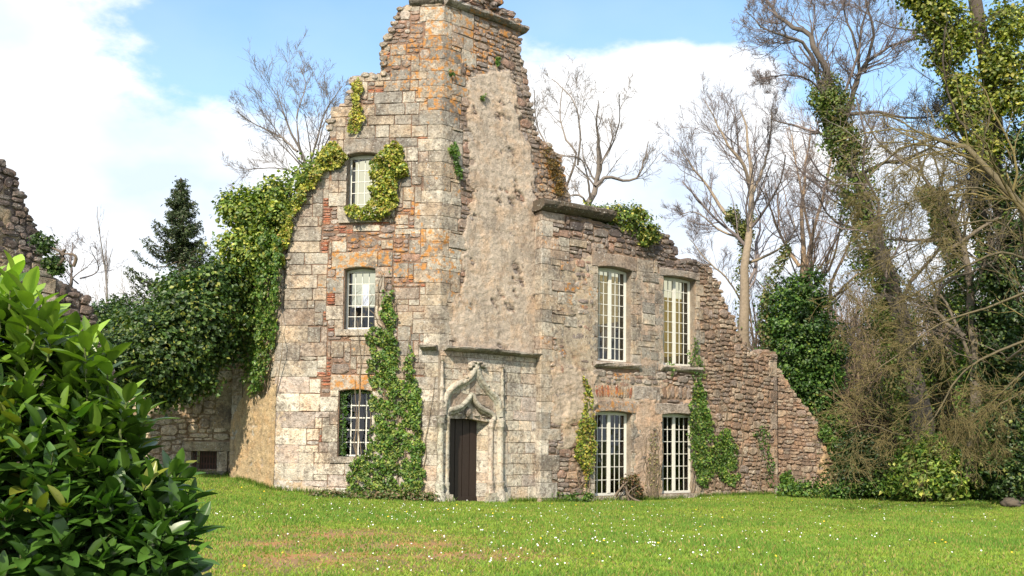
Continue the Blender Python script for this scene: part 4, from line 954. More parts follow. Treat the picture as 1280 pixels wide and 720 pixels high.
# ================================================================== ivy on the walls
def ivy_wall(F, polys, n_, label, size=.085, thick=.22, d0=.06, pal=IVY, w=(4, 4, 2, 1), group=None, holes=(), stems=0, droop=.8, patchy=-1.05, yellow=None, name='ivy', feather=.12):
    F_polys = [F.poly(p) for p in polys]; P = []
    us = [q[0] for p in F_polys for q in p]; zs = [q[1] for p in F_polys for q in p]
    k = 0; out_, nor = [], []
    while k < n_:
        m_ = 6000; u = rng.uniform(min(us) - .2, max(us) + .2, m_); z = rng.uniform(min(zs) - .2, max(zs) + .2, m_); Q = F.PN(u, z, np.zeros(m_)); uu = u + feather * fbm(Q, 3.1, 2) + feather * .5 * fbm(Q, 9, 5); zz = z + feather * fbm(Q, 3.7, 6)
        okk = np.zeros(m_, bool)
        for p in F_polys: okk |= inpoly(uu, zz, p)
        okk &= (fbm(Q, 4.5, 4) + .6 * fbm(Q, 12, 1)) > patchy
        for h_ in holes: okk &= ~((u > h_[0]) & (u < h_[1]) & (z > h_[2]) & (z < h_[3]))
        u, z, Q = u[okk], z[okk], Q[okk]; tb = .5 + .5 * fbm(Q, 4.5, 8); d = d0 + thick * np.clip(tb, 0, 1) * rng.random(len(u)) ** .6
        out_.append(F.PN(u, z, d)); k += len(u)
    Pp = np.concatenate(out_)[:n_]; N = np.tile([F.n[0], F.n[1], .25], (n_, 1)) + .8 * np.stack([fbm(Pp, 7, 1), fbm(Pp, 7, 2), fbm(Pp, 7, 3)], -1)
    t_ = leaf_tint(n_, pal, w) * (1 + .35 * fbm(Pp, 5, 3))[:, None]
    root = empty(name, tuple(Pp[Pp[:, 2].argmin()]), label, 'ivy', group)
    leaves_obj('foliage', Pp, N, size, t_, LEAF, root, droop=droop)
    if stems:
        T = []
        for _ in range(stems):
            p = F_polys[int(rng.integers(len(F_polys)))]; uz_ = np.array(p); u = rng.uniform(uz_[:, 0].min() + .1, uz_[:, 0].max() - .1); zt = uz_[:, 1].min(); zz = np.linspace(zt, zt + (uz_[:, 1].max() - zt) * rng.uniform(.4, 1), 9)
            uu = u + np.cumsum(rng.normal(0, .07, 9)); T.append((F.PN(uu, zz, np.full(9, .07)), np.linspace(.018, .006, 9)))
        tubes_mesh('stem', T, BARK, root, (.20, .15, .10))
    return root
YEL = [(.10, .16, .02), (.24, .27, .035), (.44, .40, .07), (.30, .20, .05)]
GRN = [(.04, .095, .016), (.08, .16, .024), (.15, .22, .036), (.26, .29, .06)]
ivy_wall(A, [[(478, 190), (492, 181), (503, 190), (512, 212), (510, 222), (500, 232), (500, 255), (488, 270), (468, 278), (445, 276), (434, 262), (440, 254), (458, 262), (468, 240), (466, 205)]], 3000, 'yellowish ivy clump hanging beside the topmost tower window', pal=YEL, w=(3, 5, 3, 1), thick=.35, size=.08, stems=2)
ivy_wall(A, [[(440, 105), (452, 100), (455, 112), (452, 130), (458, 150), (452, 166), (438, 168), (436, 150), (442, 130)]], 520, 'sparse yellow ivy strand high on the stepped gable edge', pal=YEL, w=(1, 4, 6, 2), size=.08, thick=.12, feather=.05)
ivy_wall(A, [[(462, 420), (470, 405), (480, 410), (478, 365), (488, 368), (492, 400), (500, 432), (502, 480), (512, 432), (516, 450), (526, 490), (524, 530), (530, 575), (524, 630), (470, 626), (438, 612), (436, 590), (442, 575), (462, 566), (468, 500), (464, 465)], [(478, 365), (490, 362), (488, 330), (493, 400), (486, 410)]], 6500, 'tall dense green ivy climbing between the lower tower windows and the doorway', pal=GRN, w=(2, 5, 4, 2), thick=.2, size=.08, stems=26, droop=1.2, patchy=-.5)
ivy_wall(A, [[(424, 486), (434, 484), (433, 500), (431, 570), (424, 574)], [(424, 484), (462, 484), (462, 492), (440, 490), (430, 496)]], 420, 'dark ivy leaves framing the lowest tower window', pal=GRN, w=(6, 2, 1, 0), thick=.1, d0=-.12, size=.07, feather=.03)
ivy_wall(A, [[(345, 300), (358, 285), (372, 250), (384, 225), (400, 200), (412, 180), (424, 178), (436, 196), (430, 210), (412, 215), (396, 232), (386, 246), (374, 262), (364, 300), (358, 330), (350, 330)]], 2600, 'yellow green ivy running up the sloping left edge of the tower gable', pal=YEL, w=(3, 5, 4, 1), thick=.3, size=.085)
ivy_wall(L, [[(288, 330), (345, 290), (362, 300), (357, 350), (352, 420), (346, 440), (342, 470), (330, 494), (322, 496), (315, 475), (311, 440), (313, 400), (300, 400), (292, 370)]], 7000, 'bright green ivy cascade hanging down the left corner of the tower', pal=GRN, w=(3, 5, 4, 1), thick=.4, size=.09, d0=.1, droop=1.5, stems=8)
ivy_wall(L, [[(292, 395), (300, 380), (311, 395), (312, 420), (303, 440), (292, 440), (285, 460), (286, 420)]], 800, 'pale yellow ivy patch at the lower edge of the green cascade', pal=YEL, w=(1, 3, 6, 1), thick=.2, size=.09, d0=.1)
ivy_wall(C, [[(863, 482), (872, 474), (880, 490), (887, 520), (890, 545), (900, 540), (912, 536), (918, 560), (922, 585), (915, 612), (905, 605), (890, 590), (880, 612), (868, 600), (860, 575), (857, 545), (860, 510)]], 4200, 'green ivy spreading over the rubble right of the lower french windows', pal=GRN, w=(2, 5, 4, 1), thick=.16, size=.08, stems=16, droop=1.2, patchy=-.6)
ivy_wall(C, [[(857, 440), (866, 420), (872, 440), (880, 470), (868, 478), (860, 470)], [(830, 455), (838, 450), (842, 460), (836, 470)]], 380, 'thin ivy sprigs under the right upper window sill', pal=GRN, w=(3, 5, 3, 1), thick=.1, size=.07)
ivy_wall(C, [[(722, 515), (738, 508), (742, 525), (744, 560), (738, 590), (730, 610), (728, 590), (720, 580), (716, 560), (718, 535)], [(727, 470), (731, 470), (738, 510), (728, 512)]], 1500, 'yellowing ivy strip left of the lower left french window', pal=YEL, w=(4, 5, 2, 2), thick=.16, size=.075, stems=8)
ivy_wall(C, [[(808, 545), (818, 535), (820, 560), (826, 600), (824, 622), (812, 615), (806, 590)]], 170, 'dry thin climber on the pier between the french windows', pal=[(.2, .2, .08), (.28, .22, .12)], w=(1, 1), thick=.06, size=.06, stems=22)
ivy_wall(C, [[(940, 540), (958, 530), (962, 560), (966, 600), (958, 618), (954, 590), (946, 560)]], 260, 'thin dark ivy strand on the end pier of the wing', pal=GRN, w=(4, 3, 1, 0), thick=.08, size=.07, stems=3)
ivy_wall(B, [[(558, 182), (568, 178), (574, 184), (570, 196), (575, 212), (572, 226), (567, 222), (566, 200), (557, 195)], [(620, 75), (626, 75), (626, 85), (620, 84)], [(557, 90), (566, 88), (566, 98), (558, 98)], [(596, 120), (602, 120), (602, 130), (596, 128)]], 330, 'small green plants rooted in joints high on the tower', pal=GRN, w=(1, 5, 2, 0), thick=.16, size=.09)
# ================================================================== free-standing foliage
def cloud(blobs, n_, cl_sigma=.22, per=22, carve=.35, shell=.55, yz=.9, off=0.0):
    """leaf positions in clumps spread through a crown made of overlapping lobes; blobs in photograph px at depth Y"""
    c = np.array([at(px, py, Y) for px, py, r_, Y in blobs]); r_ = np.array([b_[2] * b_[3] / FPX for b_ in blobs]); pw = r_ ** 2 / (r_ ** 2).sum(); K = max(4, n_ // per)
    k = rng.choice(len(blobs), K, p=pw); d = unit(rng.normal(0, 1, (K, 3))); rr = r_[k] * (shell + (1 - shell) * rng.random(K) ** .5) * (1 + carve * fbm(c[k] / 3 + d * 1.6, 2.0, off))
    cc = c[k] + d * rr[:, None] * np.array([1, yz, 1]); sh = rng.random((K, 1)) * .7 + .65
    i = rng.integers(0, K, n_); s_ = cl_sigma * (.6 + .8 * rng.random(K))[i][:, None]; P = cc[i] + rng.normal(0, 1, (n_, 3)) * s_ * np.array([1, 1, .7]); N = unit(P - c[k[i]]) + np.array([0, 0, .35]); return P, N, sh[i]
def bush(name, label, cat, blobs, n_, size, pal, w, group=None, sigma=.22, stems=0, per=22, carve=.35, aspect=.8, shell=.5, droop=0, stemh=None, mat=None):
    P, N, sh = cloud(blobs, n_, sigma, per, carve, shell); c = np.array([at(b_[0], b_[1], b_[3]) for b_ in blobs]); base = np.array([c[:, 0].mean(), c[:, 1].mean(), 0]); base[2] = float(gz(base[0], base[1])) if stemh is None else stemh
    ok_ = P[:, 2] > gz(P[:, 0], P[:, 1]); P, N, sh = P[ok_], N[ok_], sh[ok_]
    root = empty(name, tuple(base), label, cat, group); leaves_obj('foliage', P, N, size, leaf_tint(len(P), pal, w) * sh, mat or LEAF, root, aspect, droop)
    T = []
    for _ in range(stems):
        q = P[rng.integers(len(P))]; st_ = base + np.array([rng.normal(0, .25), rng.normal(0, .2), -.1]); t = np.linspace(0, 1, 8)[:, None]; T.append((st_ + (q - st_) * t + np.sin(t * 3.14) * rng.normal(0, .25, 3), np.linspace(.05, .01, 8)))
    if T: tubes_mesh('branch', T, BARK, root, (.16, .12, .09))
    return root
# ================================================================== bare trees
def spawn(P, R, k, ratio, ang=(.5, 1.0), up=.08, wob=.18, npts=6, rr=.55, rmin=.006, fmin=.15, lmin=.15, shrink=.5):
    T, n_, _ = P.shape; plen = np.linalg.norm(np.diff(P, axis=1), axis=2).sum(1); i = np.repeat(np.arange(T), k); f = fmin + (1 - fmin) * rng.random(T * k); x = f * (n_ - 1); j = np.minimum(x.astype(int), n_ - 2); w = (x - j)[:, None]
    p = P[i, j] * (1 - w) + P[i, j + 1] * w; tg_ = unit(P[i, j + 1] - P[i, j]); r_ = (R[i, j] * (1 - w[:, 0]) + R[i, j + 1] * w[:, 0]) * rr * (.7 + .5 * rng.random(T * k)); s = unit(np.cross(tg_, rng.normal(0, 1, (T * k, 3)))); a = rng.uniform(ang[0], ang[1], T * k)[:, None]
    d = unit(tg_ * np.cos(a) + s * np.sin(a)); ln = np.maximum(plen[i] * ratio * (1 - shrink * f) * (.6 + .8 * rng.random(T * k)), lmin); st_ = (ln / (npts - 1))[:, None]; out_ = [p]
    for _ in range(npts - 1): d = unit(d + rng.normal(0, wob, d.shape) + np.array([0, 0, up])); p = p + d * st_; out_.append(p)
    r_ = np.maximum(r_, rmin); R2 = r_[:, None] * np.linspace(1, .35, npts)[None]; return np.stack(out_, 1), np.maximum(R2, rmin * .8)
def path(pts, Y, r0_, r1_, n_=14, dj=.6):
    Ys = Y if np.ndim(Y) else [Y] * len(pts); Q = smooth([at(x, y, yy_) for (x, y), yy_ in zip(pts, Ys)], 6); s = np.concatenate([[0], np.cumsum(np.linalg.norm(np.diff(Q, axis=0), axis=1))]); t = np.linspace(0, s[-1], n_); Q = np.stack([np.interp(t, s, Q[:, i]) for i in range(3)], 1)
    Q[:, 1] += dj * np.sin(np.linspace(0, rng.uniform(2, 5), n_)) * rng.choice([-1, 1]); Q += rng.normal(0, r0_ * .22, Q.shape); return Q, np.linspace(r0_, r1_, n_)
def tree(name, label, limbs, levels, col=(.2, .165, .13), thin=.62, group=None, cat='tree', trunkcol=None, up=.08, tipcol=None):
    """limbs: [(px pts, Y, r0, r1)]; levels: list of (k, ratio, angle, wobble)"""
    L_ = [path(l_[0], l_[1], l_[2] * (thin if i else .85), l_[3] * .7) for i, l_ in enumerate(limbs)]; b_ = L_[0][0][0]; root = empty(name, tuple(b_), label, cat, group)
    tubes_mesh('trunk', L_[:1], BARK, root, trunkcol or col, .1)
    if len(L_) > 1: tubes_mesh('limb', L_[1:], BARK, root, trunkcol or col, .15)
    P = np.array([a for a, _ in L_]); R = np.minimum(np.array([a for _, a in L_]), .15); T = []
    for li, (k, ratio, ang, wob) in enumerate(levels):
        P, R = spawn(P, R, k, ratio, ang, up, wob, 7 if li < 2 else 5, .5 if li else .42, .0055, .25 if li == 0 else .12); T += [(P[i], R[i]) for i in range(len(P))]
    tubes_mesh('crown', T, BARK, root, tipcol or col, .3); return root
def ivy_trunk(limbs, n_, rad_, label, pal=GRN, w=(5, 4, 1, 1), size=.10, group=None, name='ivy', noisy=.6):
    P, N = [], []
    for l_ in limbs:
        Q = smooth([at(x, y, l_[1]) for x, y in l_[0]], 8); k = int(n_ / len(limbs)); x = rng.random(k) * (len(Q) - 1.001); j = x.astype(int); p = Q[j] + (Q[j + 1] - Q[j]) * (x - j)[:, None]; d = unit(rng.normal(0, 1, (k, 3))); r_ = rad_ * (.6 + .5 * rng.random(k)) * (1 + noisy * fbm(p + d * .4, 2.1, 3)); P.append(p + d * r_[:, None]); N.append(d)
    P, N = np.concatenate(P), np.concatenate(N); root = empty(name, tuple(P[P[:, 2].argmin()]), label, 'ivy', group); leaves_obj('foliage', P, N, size, leaf_tint(len(P), pal, w) * (1 + .35 * fbm(P, 1.7, 3))[:, None], LEAF, root); return root
# ================================================================== evergreens on the left
EVG = [(.028, .06, .013), (.055, .105, .02), (.11, .16, .028), (.24, .25, .045)]
bush('evergreen_tree', 'large rounded dark evergreen smothered in ivy above the cellar window', 'tree', [(245, 405, 50, 25.5), (205, 440, 42, 25), (270, 360, 30, 26), (190, 405, 26, 26), (235, 465, 34, 25.5), (222, 368, 26, 26.5), (165, 415, 22, 27), (205, 485, 24, 25.5), (270, 430, 24, 26), (165, 455, 34, 25)], 34000, .12, EVG, (5, 5, 3, 1), sigma=.15, stems=0, carve=.4)
bush('ivy_bush', 'tall green ivy mass rising against the left edge of the tower', 'bush', [(325, 275, 34, 26.6), (345, 245, 24, 26.6), (305, 315, 32, 26.6), (305, 265, 26, 26.8), (352, 280, 26, 26.2), (335, 320, 30, 26.2), (380, 225, 16, 26), (400, 205, 13, 25.8), (295, 350, 28, 26.6), (287, 258, 12, 27)], 17000, .11, [(.06, .11, .018), (.12, .19, .028), (.22, .27, .04), (.40, .39, .07)], (3, 5, 5, 2), sigma=.14, stems=0, carve=.35)
# conifer
def conifer(px, ytop, ybot, Y, wpx, label):
    top = at(px, ytop, Y); bot = at(px + 3, ybot, Y); H = top[2] - bot[2]; root = empty('conifer', tuple(bot), label, 'tree'); tubes_mesh('trunk', [(np.linspace(bot, top, 10), np.linspace(.22, .02, 10))], BARK, root, (.10, .075, .055)); T = []; P, N = [], []
    for i in range(260):
        f = rng.random() ** .8; ln = wpx * Y / FPX * ((1 - f) ** 1.15 + .04) * rng.uniform(.55, 1.15); a_ = rng.random() * 6.28; s = bot + (top - bot) * f; d = np.array([math.cos(a_), math.sin(a_), -.05]); t = np.linspace(0, 1, 7)[:, None]; Q = s + d * ln * t + np.array([0, 0, 1]) * (-.30 * ln * np.sin(t * 2.6) + .30 * ln * t ** 2); T.append((Q, np.linspace(.03, .008, 7)))
        k = int(25 + 85 * ln); u = rng.random(k) ** .7; q = np.stack([np.interp(u, t[:, 0], Q[:, j]) for j in range(3)], 1) + rng.normal(0, 1, (k, 3)) * np.array([.10, .10, .05]) * (1.1 - .5 * u[:, None]) + np.array([0, 0, -.05]); P.append(q); N.append(np.tile([d[0] * .4, d[1] * .4, .8], (k, 1)))
    tubes_mesh('branch', T, BARK, root, (.11, .08, .06)); P, N = np.concatenate(P), np.concatenate(N); leaves_obj('foliage', P, N, .13, leaf_tint(len(P), [(.045, .07, .03), (.08, .11, .045), (.13, .15, .06)], (5, 4, 1)), LEAF, root, .35, .8)
conifer(226, 222, 470, 33, 125, 'dark conifer with ragged drooping branches standing above the evergreen')
bush('evergreen_shrub', 'low dark shrub line between the left wall and the evergreen', 'shrub', [(130, 400, 22, 29), (150, 390, 18, 30), (105, 420, 22, 28), (170, 405, 24, 29), (140, 430, 30, 28)], 7000, .11, EVG, (5, 4, 2, 0), sigma=.16, stems=6)
bush('ivy_bush', 'dark green tuft growing on the crest of the left ruined wall', 'bush', [(55, 303, 12, 21), (66, 327, 10, 21), (72, 335, 8, 21)], 1500, .07, EVG, (5, 4, 1, 0), sigma=.06, stems=3, stemh=float(E.uz(60, 340)[1]))
bush('ivy_bush', 'green and yellow leafy shrub sprouting on the broken wall head of the wing', 'bush', [(778, 275, 19, 28.6), (800, 283, 17, 28.8), (758, 268, 12, 28.4), (745, 265, 7, 28.2), (816, 293, 9, 29), (795, 268, 11, 28.8), (808, 298, 9, 28.7), (735, 264, 6, 28)], 6500, .085, [(.07, .12, .02), (.13, .18, .03), (.28, .27, .05), (.42, .37, .08)], (4, 4, 2, 1), sigma=.09, stems=8, stemh=float(Co[5][1]) - .2)
bush('moss_shadow_clump', 'brown mossy growth and painted-in shadow on the high wall stub right of the tower', 'moss', [(688, 208, 12, 27.25), (695, 225, 10, 27.3), (682, 192, 9, 27.2), (700, 240, 7, 27.35)], 2600, .045, [(.17, .11, .03), (.26, .14, .03), (.10, .08, .02)], (3, 3, 3), sigma=.06, carve=.2)  # moss; the upper clumps also stand in for shadow on the stub
# ivied dark tree at right of the wing
bush('ivied_tree', 'dense dark green ivy covered stump tree right of the ruined wing', 'tree', [(a, b_, c, 35.4) for a, b_, c in ((1000, 400, 44), (985, 375, 30), (1010, 368, 28), (1025, 440, 38), (1000, 440, 46), (972, 405, 22), (1020, 490, 34), (995, 480, 32), (1035, 470, 22), (1030, 525, 28), (1040, 560, 26), (1050, 595, 26))], 34000, .115, [(.03, .075, .014), (.055, .12, .02), (.11, .19, .03), (.20, .25, .04)], (4, 5, 3, .6), sigma=.15, stems=0, carve=.32)
ivy_wall(D, [[(1018, 530), (1030, 528), (1045, 560), (1060, 600), (1052, 612), (1040, 590), (1030, 560), (1020, 545)], [(975, 590), (985, 588), (990, 612), (974, 612)]], 1500, 'green ivy trailing over the rendered end of the sloping wall', pal=GRN, w=(3, 5, 3, 0), thick=.35, size=.09)
# bushes at the right edge of the lawn
LB1 = [(.07, .14, .02), (.14, .22, .03), (.24, .30, .05), (.36, .36, .08)]
bush('leafy_bush', 'bright yellow green broad-leaved bush at the lawn edge under the bare branches', 'bush', [(1150, 590, 28, 29.5), (1175, 580, 24, 29.5), (1165, 560, 16, 29.5), (1130, 600, 20, 29.3), (1195, 595, 22, 29.5), (1180, 603, 22, 29.2), (1150, 605, 18, 29)], 7000, .17, LB1, (4, 5, 4, 1), sigma=.16, stems=10, per=14, aspect=.5)
bush('leafy_bush', 'darker green bush right of the bright one along the lawn edge', 'bush', [(1225, 595, 24, 29.8), (1255, 580, 24, 30), (1270, 600, 24, 29.5), (1235, 605, 20, 29.3), (1285, 590, 26, 29.5)], 6500, .14, [(.035, .08, .015), (.07, .13, .02), (.16, .2, .03)], (5, 4, 1), sigma=.16, stems=8, per=14, aspect=.55)
bush('undergrowth', 'dark tangled undergrowth beside the end of the sloping wall', 'shrub', [(1075, 590, 26, 31), (1100, 598, 22, 31), (1055, 600, 18, 30.5), (1090, 570, 24, 32), (1110, 580, 20, 32), (1068, 560, 22, 32.5)], 9000, .10, [(.03, .06, .014), (.06, .09, .02), (.12, .10, .04)], (5, 4, 2), sigma=.2, stems=30)
bush('ground_ivy', 'low ivy ground cover along the far lawn edge', 'ivy', [(x, 611, 9, 30.2) for x in range(985, 1290, 14)], 5000, .09, GRN, (4, 4, 2, 0), sigma=.14)
# loose weeds at the foot of the tower and wing
bush('weeds', 'dark weeds and dry stems at the foot of the tower ivy', 'weeds', [(x, 622, 8, 24.3) for x in range(395, 540, 13)], 2600, .07, [(.06, .11, .02), (.14, .12, .05), (.22, .15, .09)], (4, 2, 2), sigma=.08)
bush('weeds', 'low green weeds between the doorway and the french window', 'weeds', [(x, 622, 7, 27.0) for x in range(650, 740, 12)], 1500, .06, GRN, (4, 4, 2, 0), sigma=.07)
bush('fern', 'reddish brown fern clump right of the lower left french window', 'fern', [(788, 608, 8, 28.3), (783, 602, 6, 28.2), (796, 612, 6, 28.4), (792, 598, 5, 28.3)], 1000, .07, [(.20, .10, .05), (.12, .10, .04), (.06, .08, .02)], (3, 3, 2), sigma=.07, stems=12)
# ================================================================== bare trees
G1 = (.19, .16, .14); lv = lambda a, b, c, d=None: [x for x in (a, b, c, d) if x]
tree('bare_tree', 'bare grey tree behind the left gable of the tower', [([(400, 340), (392, 250), (380, 205), (365, 170), (350, 135), (345, 110)], 38, .17, .02), ([(383, 215), (400, 180), (410, 140), (425, 105)], 38, .12, .02), ([(372, 190), (345, 165), (315, 150), (292, 135)], 38, .12, .02), ([(390, 240), (360, 210), (330, 205), (300, 210)], 38.5, .09, .02), ([(400, 200), (425, 160), (440, 120)], 39, .1, .02), ([(378, 200), (375, 150), (380, 105), (372, 80)], 37.5, .1, .02)],
     [(13, .48, (.35, .9), .12), (8, .5, (.35, .9), .14), (6, .5, (.35, .9), .16)], G1, thin=.42)
tree('bare_tree', 'bare pale tree with a forked crown right behind the tower', [([(733, 300), (733, 262), (748, 226), (750, 205), (747, 180), (745, 130)], 35, .20, .02), ([(744, 232), (760, 219), (780, 221), (800, 216), (808, 195), (812, 172)], 35, .15, .02), ([(735, 258), (715, 245), (700, 252)], 35, .10, .03), ([(738, 250), (733, 225), (725, 205), (705, 200)], 35, .09, .03), ([(706, 240), (716, 212), (718, 195), (706, 178), (700, 140), (704, 105)], 35.5, .11, .02), ([(722, 207), (724, 170), (715, 130), (690, 95)], 35, .08, .02), ([(750, 205), (765, 180), (775, 150), (772, 125)], 35, .08, .02), ([(706, 195), (690, 185), (672, 150), (668, 110)], 35.5, .08, .02)],
     [(9, .46, (.4, 1.0), .17), (6, .5, (.4, 1.0), .2), (5, .5, (.4, 1.0), .2)], (.22, .185, .16), thin=.5)
PK = (.31, .245, .18)
tree('bare_tree', 'bare forked tree with ivy on its trunk right of the wing', [([(928, 470), (926, 359), (932, 294), (937, 272), (938, 236), (937, 190), (930, 130)], 36, .28, .03), ([(932, 300), (917, 272), (900, 250), (888, 225), (867, 203), (850, 180)], 36, .16, .02), ([(938, 240), (925, 210), (905, 185), (895, 150), (885, 120)], 36, .13, .02), ([(938, 245), (955, 215), (965, 180), (962, 140)], 36, .12, .02), ([(932, 300), (905, 285), (875, 262), (850, 268)], 36.5, .08, .02), ([(930, 330), (960, 320), (985, 300), (995, 270)], 36, .10, .02), ([(928, 380), (905, 350), (880, 330), (860, 300)], 37, .08, .02)],
     [(13, .45, (.35, .9), .15), (9, .5, (.35, .9), .17), (7, .5, (.4, .9), .18)], PK, tipcol=(.20, .165, .16))
tree('bare_tree', 'bare many-stemmed pinkish tree left of the big ivied trunk', [([(1003, 500), (1001, 380), (1000, 333), (998, 280), (1003, 220), (1012, 160)], 38, .22, .03), ([(1012, 480), (1013, 360), (1016, 310), (1030, 250), (1040, 190), (1045, 140)], 38, .2, .03), ([(1030, 440), (1034, 360), (1050, 320), (1062, 290), (1072, 240)], 38, .15, .02), ([(1000, 333), (980, 290), (965, 250), (950, 220)], 38, .13, .02), ([(1016, 310), (1000, 260), (990, 210), (985, 160)], 38, .11, .02), ([(1034, 380), (1060, 350), (1085, 340), (1120, 330)], 38, .1, .02), ([(990, 480), (975, 400), (955, 360), (935, 330)], 38, .1, .02)],
     [(11, .42, (.35, .8), .13), (7, .5, (.4, .9), .15), (6, .48, (.4, .9), .16)], (.33, .235, .155), tipcol=(.27, .19, .14), up=.12)
big = [([(1150, 620), (1140, 500), (1120, 400), (1090, 310), (1065, 220), (1045, 150), (1032, 105), (1024, 88)], 31, .5, .09), ([(1036, 125), (1025, 90), (1010, 68), (1008, 50), (990, 38), (975, 15), (960, -20)], 31, .2, .05), ([(1045, 150), (1065, 130), (1080, 85), (1105, 60), (1130, 45), (1160, 40)], 31, .17, .04), ([(1022, 88), (1000, 60), (975, 55), (950, 45), (930, 20)], 30.7, .11, .02), ([(1032, 122), (1010, 108), (985, 102), (945, 104)], 30.5, .07, .02), ([(1062, 132), (1068, 95), (1060, 60), (1050, 20), (1060, -20)], 31.2, .11, .02), ([(1080, 90), (1085, 50), (1075, 10), (1080, -30)], 31.4, .1, .02), ([(1055, 145), (1090, 145), (1130, 155), (1180, 150)], 30.5, .10, .02), ([(1070, 220), (1110, 200), (1150, 190), (1200, 160), (1250, 130)], 30.4, .12, .02), ([(1085, 290), (1050, 270), (1020, 240), (990, 230)], 30.5, .08, .02)]
tree('big_tree', 'big leaning ivied tree with crooked bare crown at the right', big, [(17, .45, (.5, 1.1), .2), (10, .5, (.4, 1.1), .2), (8, .5, (.4, 1.1), .2)], (.11, .09, .075), tipcol=(.19, .15, .14))
ivy_trunk([([(1140, 610), (1135, 500), (1118, 400), (1090, 310), (1065, 220), (1045, 150), (1032, 110)], 30.8)], 20000, .72, 'dull green ivy wrapped round the big leaning trunk', pal=[(.06, .10, .02), (.12, .15, .03), (.18, .15, .05), (.13, .19, .03)], w=(3, 4, 2, 4), size=.095, noisy=.75)
tree('bare_tree', 'dark leaning tree with thick limbs in front of the right sky', [([(1215, 600), (1205, 400), (1192, 312), (1178, 275), (1160, 243), (1150, 215), (1141, 190)], 29, .24, .05), ([(1245, 600), (1240, 400), (1228, 301), (1222, 260), (1220, 221), (1232, 160), (1240, 110)], 29.5, .24, .05), ([(1185, 300), (1150, 295), (1110, 300), (1080, 310)], 28.5, .10, .02), ([(1190, 310), (1215, 290), (1250, 270), (1280, 250)], 28.5, .12, .02), ([(1165, 250), (1190, 235), (1215, 225), (1225, 245)], 29, .12, .04), ([(1150, 215), (1120, 185), (1100, 160), (1085, 130)], 29, .1, .02), ([(1222, 240), (1200, 200), (1180, 170), (1165, 130)], 29.5, .11, .02), ([(1225, 280), (1260, 230), (1290, 200)], 29.5, .11, .02), ([(1205, 420), (1180, 380), (1190, 350), (1215, 340), (1240, 325)], 28, .12, .03)],
     [(13, .45, (.5, 1.1), .2), (8, .5, (.4, 1.1), .2), (6, .5, (.4, 1.1), .2)], (.16, .13, .10))
GOLD = (.165, .13, .05)
tree('drooping_tree', 'golden lichen coated drooping branches reaching over the lawn at right', [([(1330, 620), (1310, 450), (1290, 330), (1250, 240), (1200, 175), (1155, 170), (1125, 185), (1095, 210)], 25, .26, .03), ([(1155, 170), (1150, 200), (1120, 225), (1085, 240)], 24.5, .06, .015), ([(1290, 330), (1240, 320), (1190, 340), (1140, 370), (1085, 400)], 24.5, .12, .015), ([(1295, 360), (1250, 380), (1190, 400), (1130, 440), (1075, 470)], 24, .11, .015), ([(1300, 420), (1250, 440), (1210, 470), (1180, 520), (1140, 545), (1080, 530), (1050, 540)], 24.3, .12, .015), ([(1305, 480), (1270, 500), (1220, 530), (1190, 560)], 24, .08, .015), ([(1260, 250), (1210, 240), (1160, 250), (1110, 265), (1070, 300)], 24.6, .1, .015), ([(1285, 310), (1240, 280), (1180, 290), (1120, 320), (1060, 350)], 25, .1, .015), ([(1310, 450), (1260, 470), (1230, 520), (1240, 570)], 24.3, .09, .015)],
     [(20, .40, (.35, .9), .2), (8, .5, (.3, .9), .2), (6, .55, (.3, .9), .2)], (.13, .105, .06), up=-.03, tipcol=GOLD, thin=.32)
dark_ivy = [(.025, .055, .014), (.045, .085, .018), (.09, .13, .025), (.17, .19, .04)]
tree('ivied_tree', 'tall ivy clad trunk rising out of frame at the right edge', [([(1275, 640), (1270, 450), (1262, 300), (1252, 150), (1235, 40), (1215, -60)], 28, .4, .25), ([(1258, 220), (1215, 160), (1190, 90), (1170, 20), (1160, -50)], 28.2, .2, .06), ([(1262, 330), (1300, 230), (1310, 120), (1320, 20)], 28, .2, .06)], [(10, .35, (.5, 1.1), .18), (6, .45, (.4, 1.0), .2), (4, .5, (.4, 1.0), .2)], (.09, .07, .055))
bush('ivy_foliage', 'dense ivy foliage hanging in sprays on the upper right trunk', 'ivy', [(1180, 30, 26, 27.6), (1165, 5, 22, 27.6), (1185, 70, 20, 27.6), (1200, 110, 18, 27.6), (1215, 140, 20, 27.6), (1222, 170, 15, 27.5), (1190, 150, 12, 27.6), (1260, 30, 26, 27.6), (1250, 80, 24, 27.6), (1270, 120, 22, 27.6), (1230, 190, 14, 27.5), (1140, -8, 14, 27.6), (1240, 130, 16, 27.6), (1205, 50, 14, 27.7)], 15000, .12, [(.07, .11, .018), (.14, .18, .025), (.24, .26, .035), (.34, .31, .06)], (3, 5, 5, 2), sigma=.17, carve=.5)
bush('ivy_foliage', 'dark ivy mass clothing the trunk at the right edge down to the bushes', 'ivy', [(1272, 180, 22, 27.8), (1265, 230, 24, 27.8), (1275, 290, 28, 27.8), (1262, 340, 26, 27.8), (1272, 390, 26, 27.8), (1255, 430, 28, 27.8), (1265, 600, 22, 27.6), (1250, 575, 20, 27.6), (1270, 480, 28, 27.8), (1250, 530, 30, 27.8), (1275, 560, 24, 27.8), (1240, 350, 20, 28), (1225, 400, 18, 28.5), (1232, 460, 22, 28.5), (1290, 240, 22, 27.8)], 20000, .11, dark_ivy, (5, 4, 2, .7), sigma=.17, carve=.45)
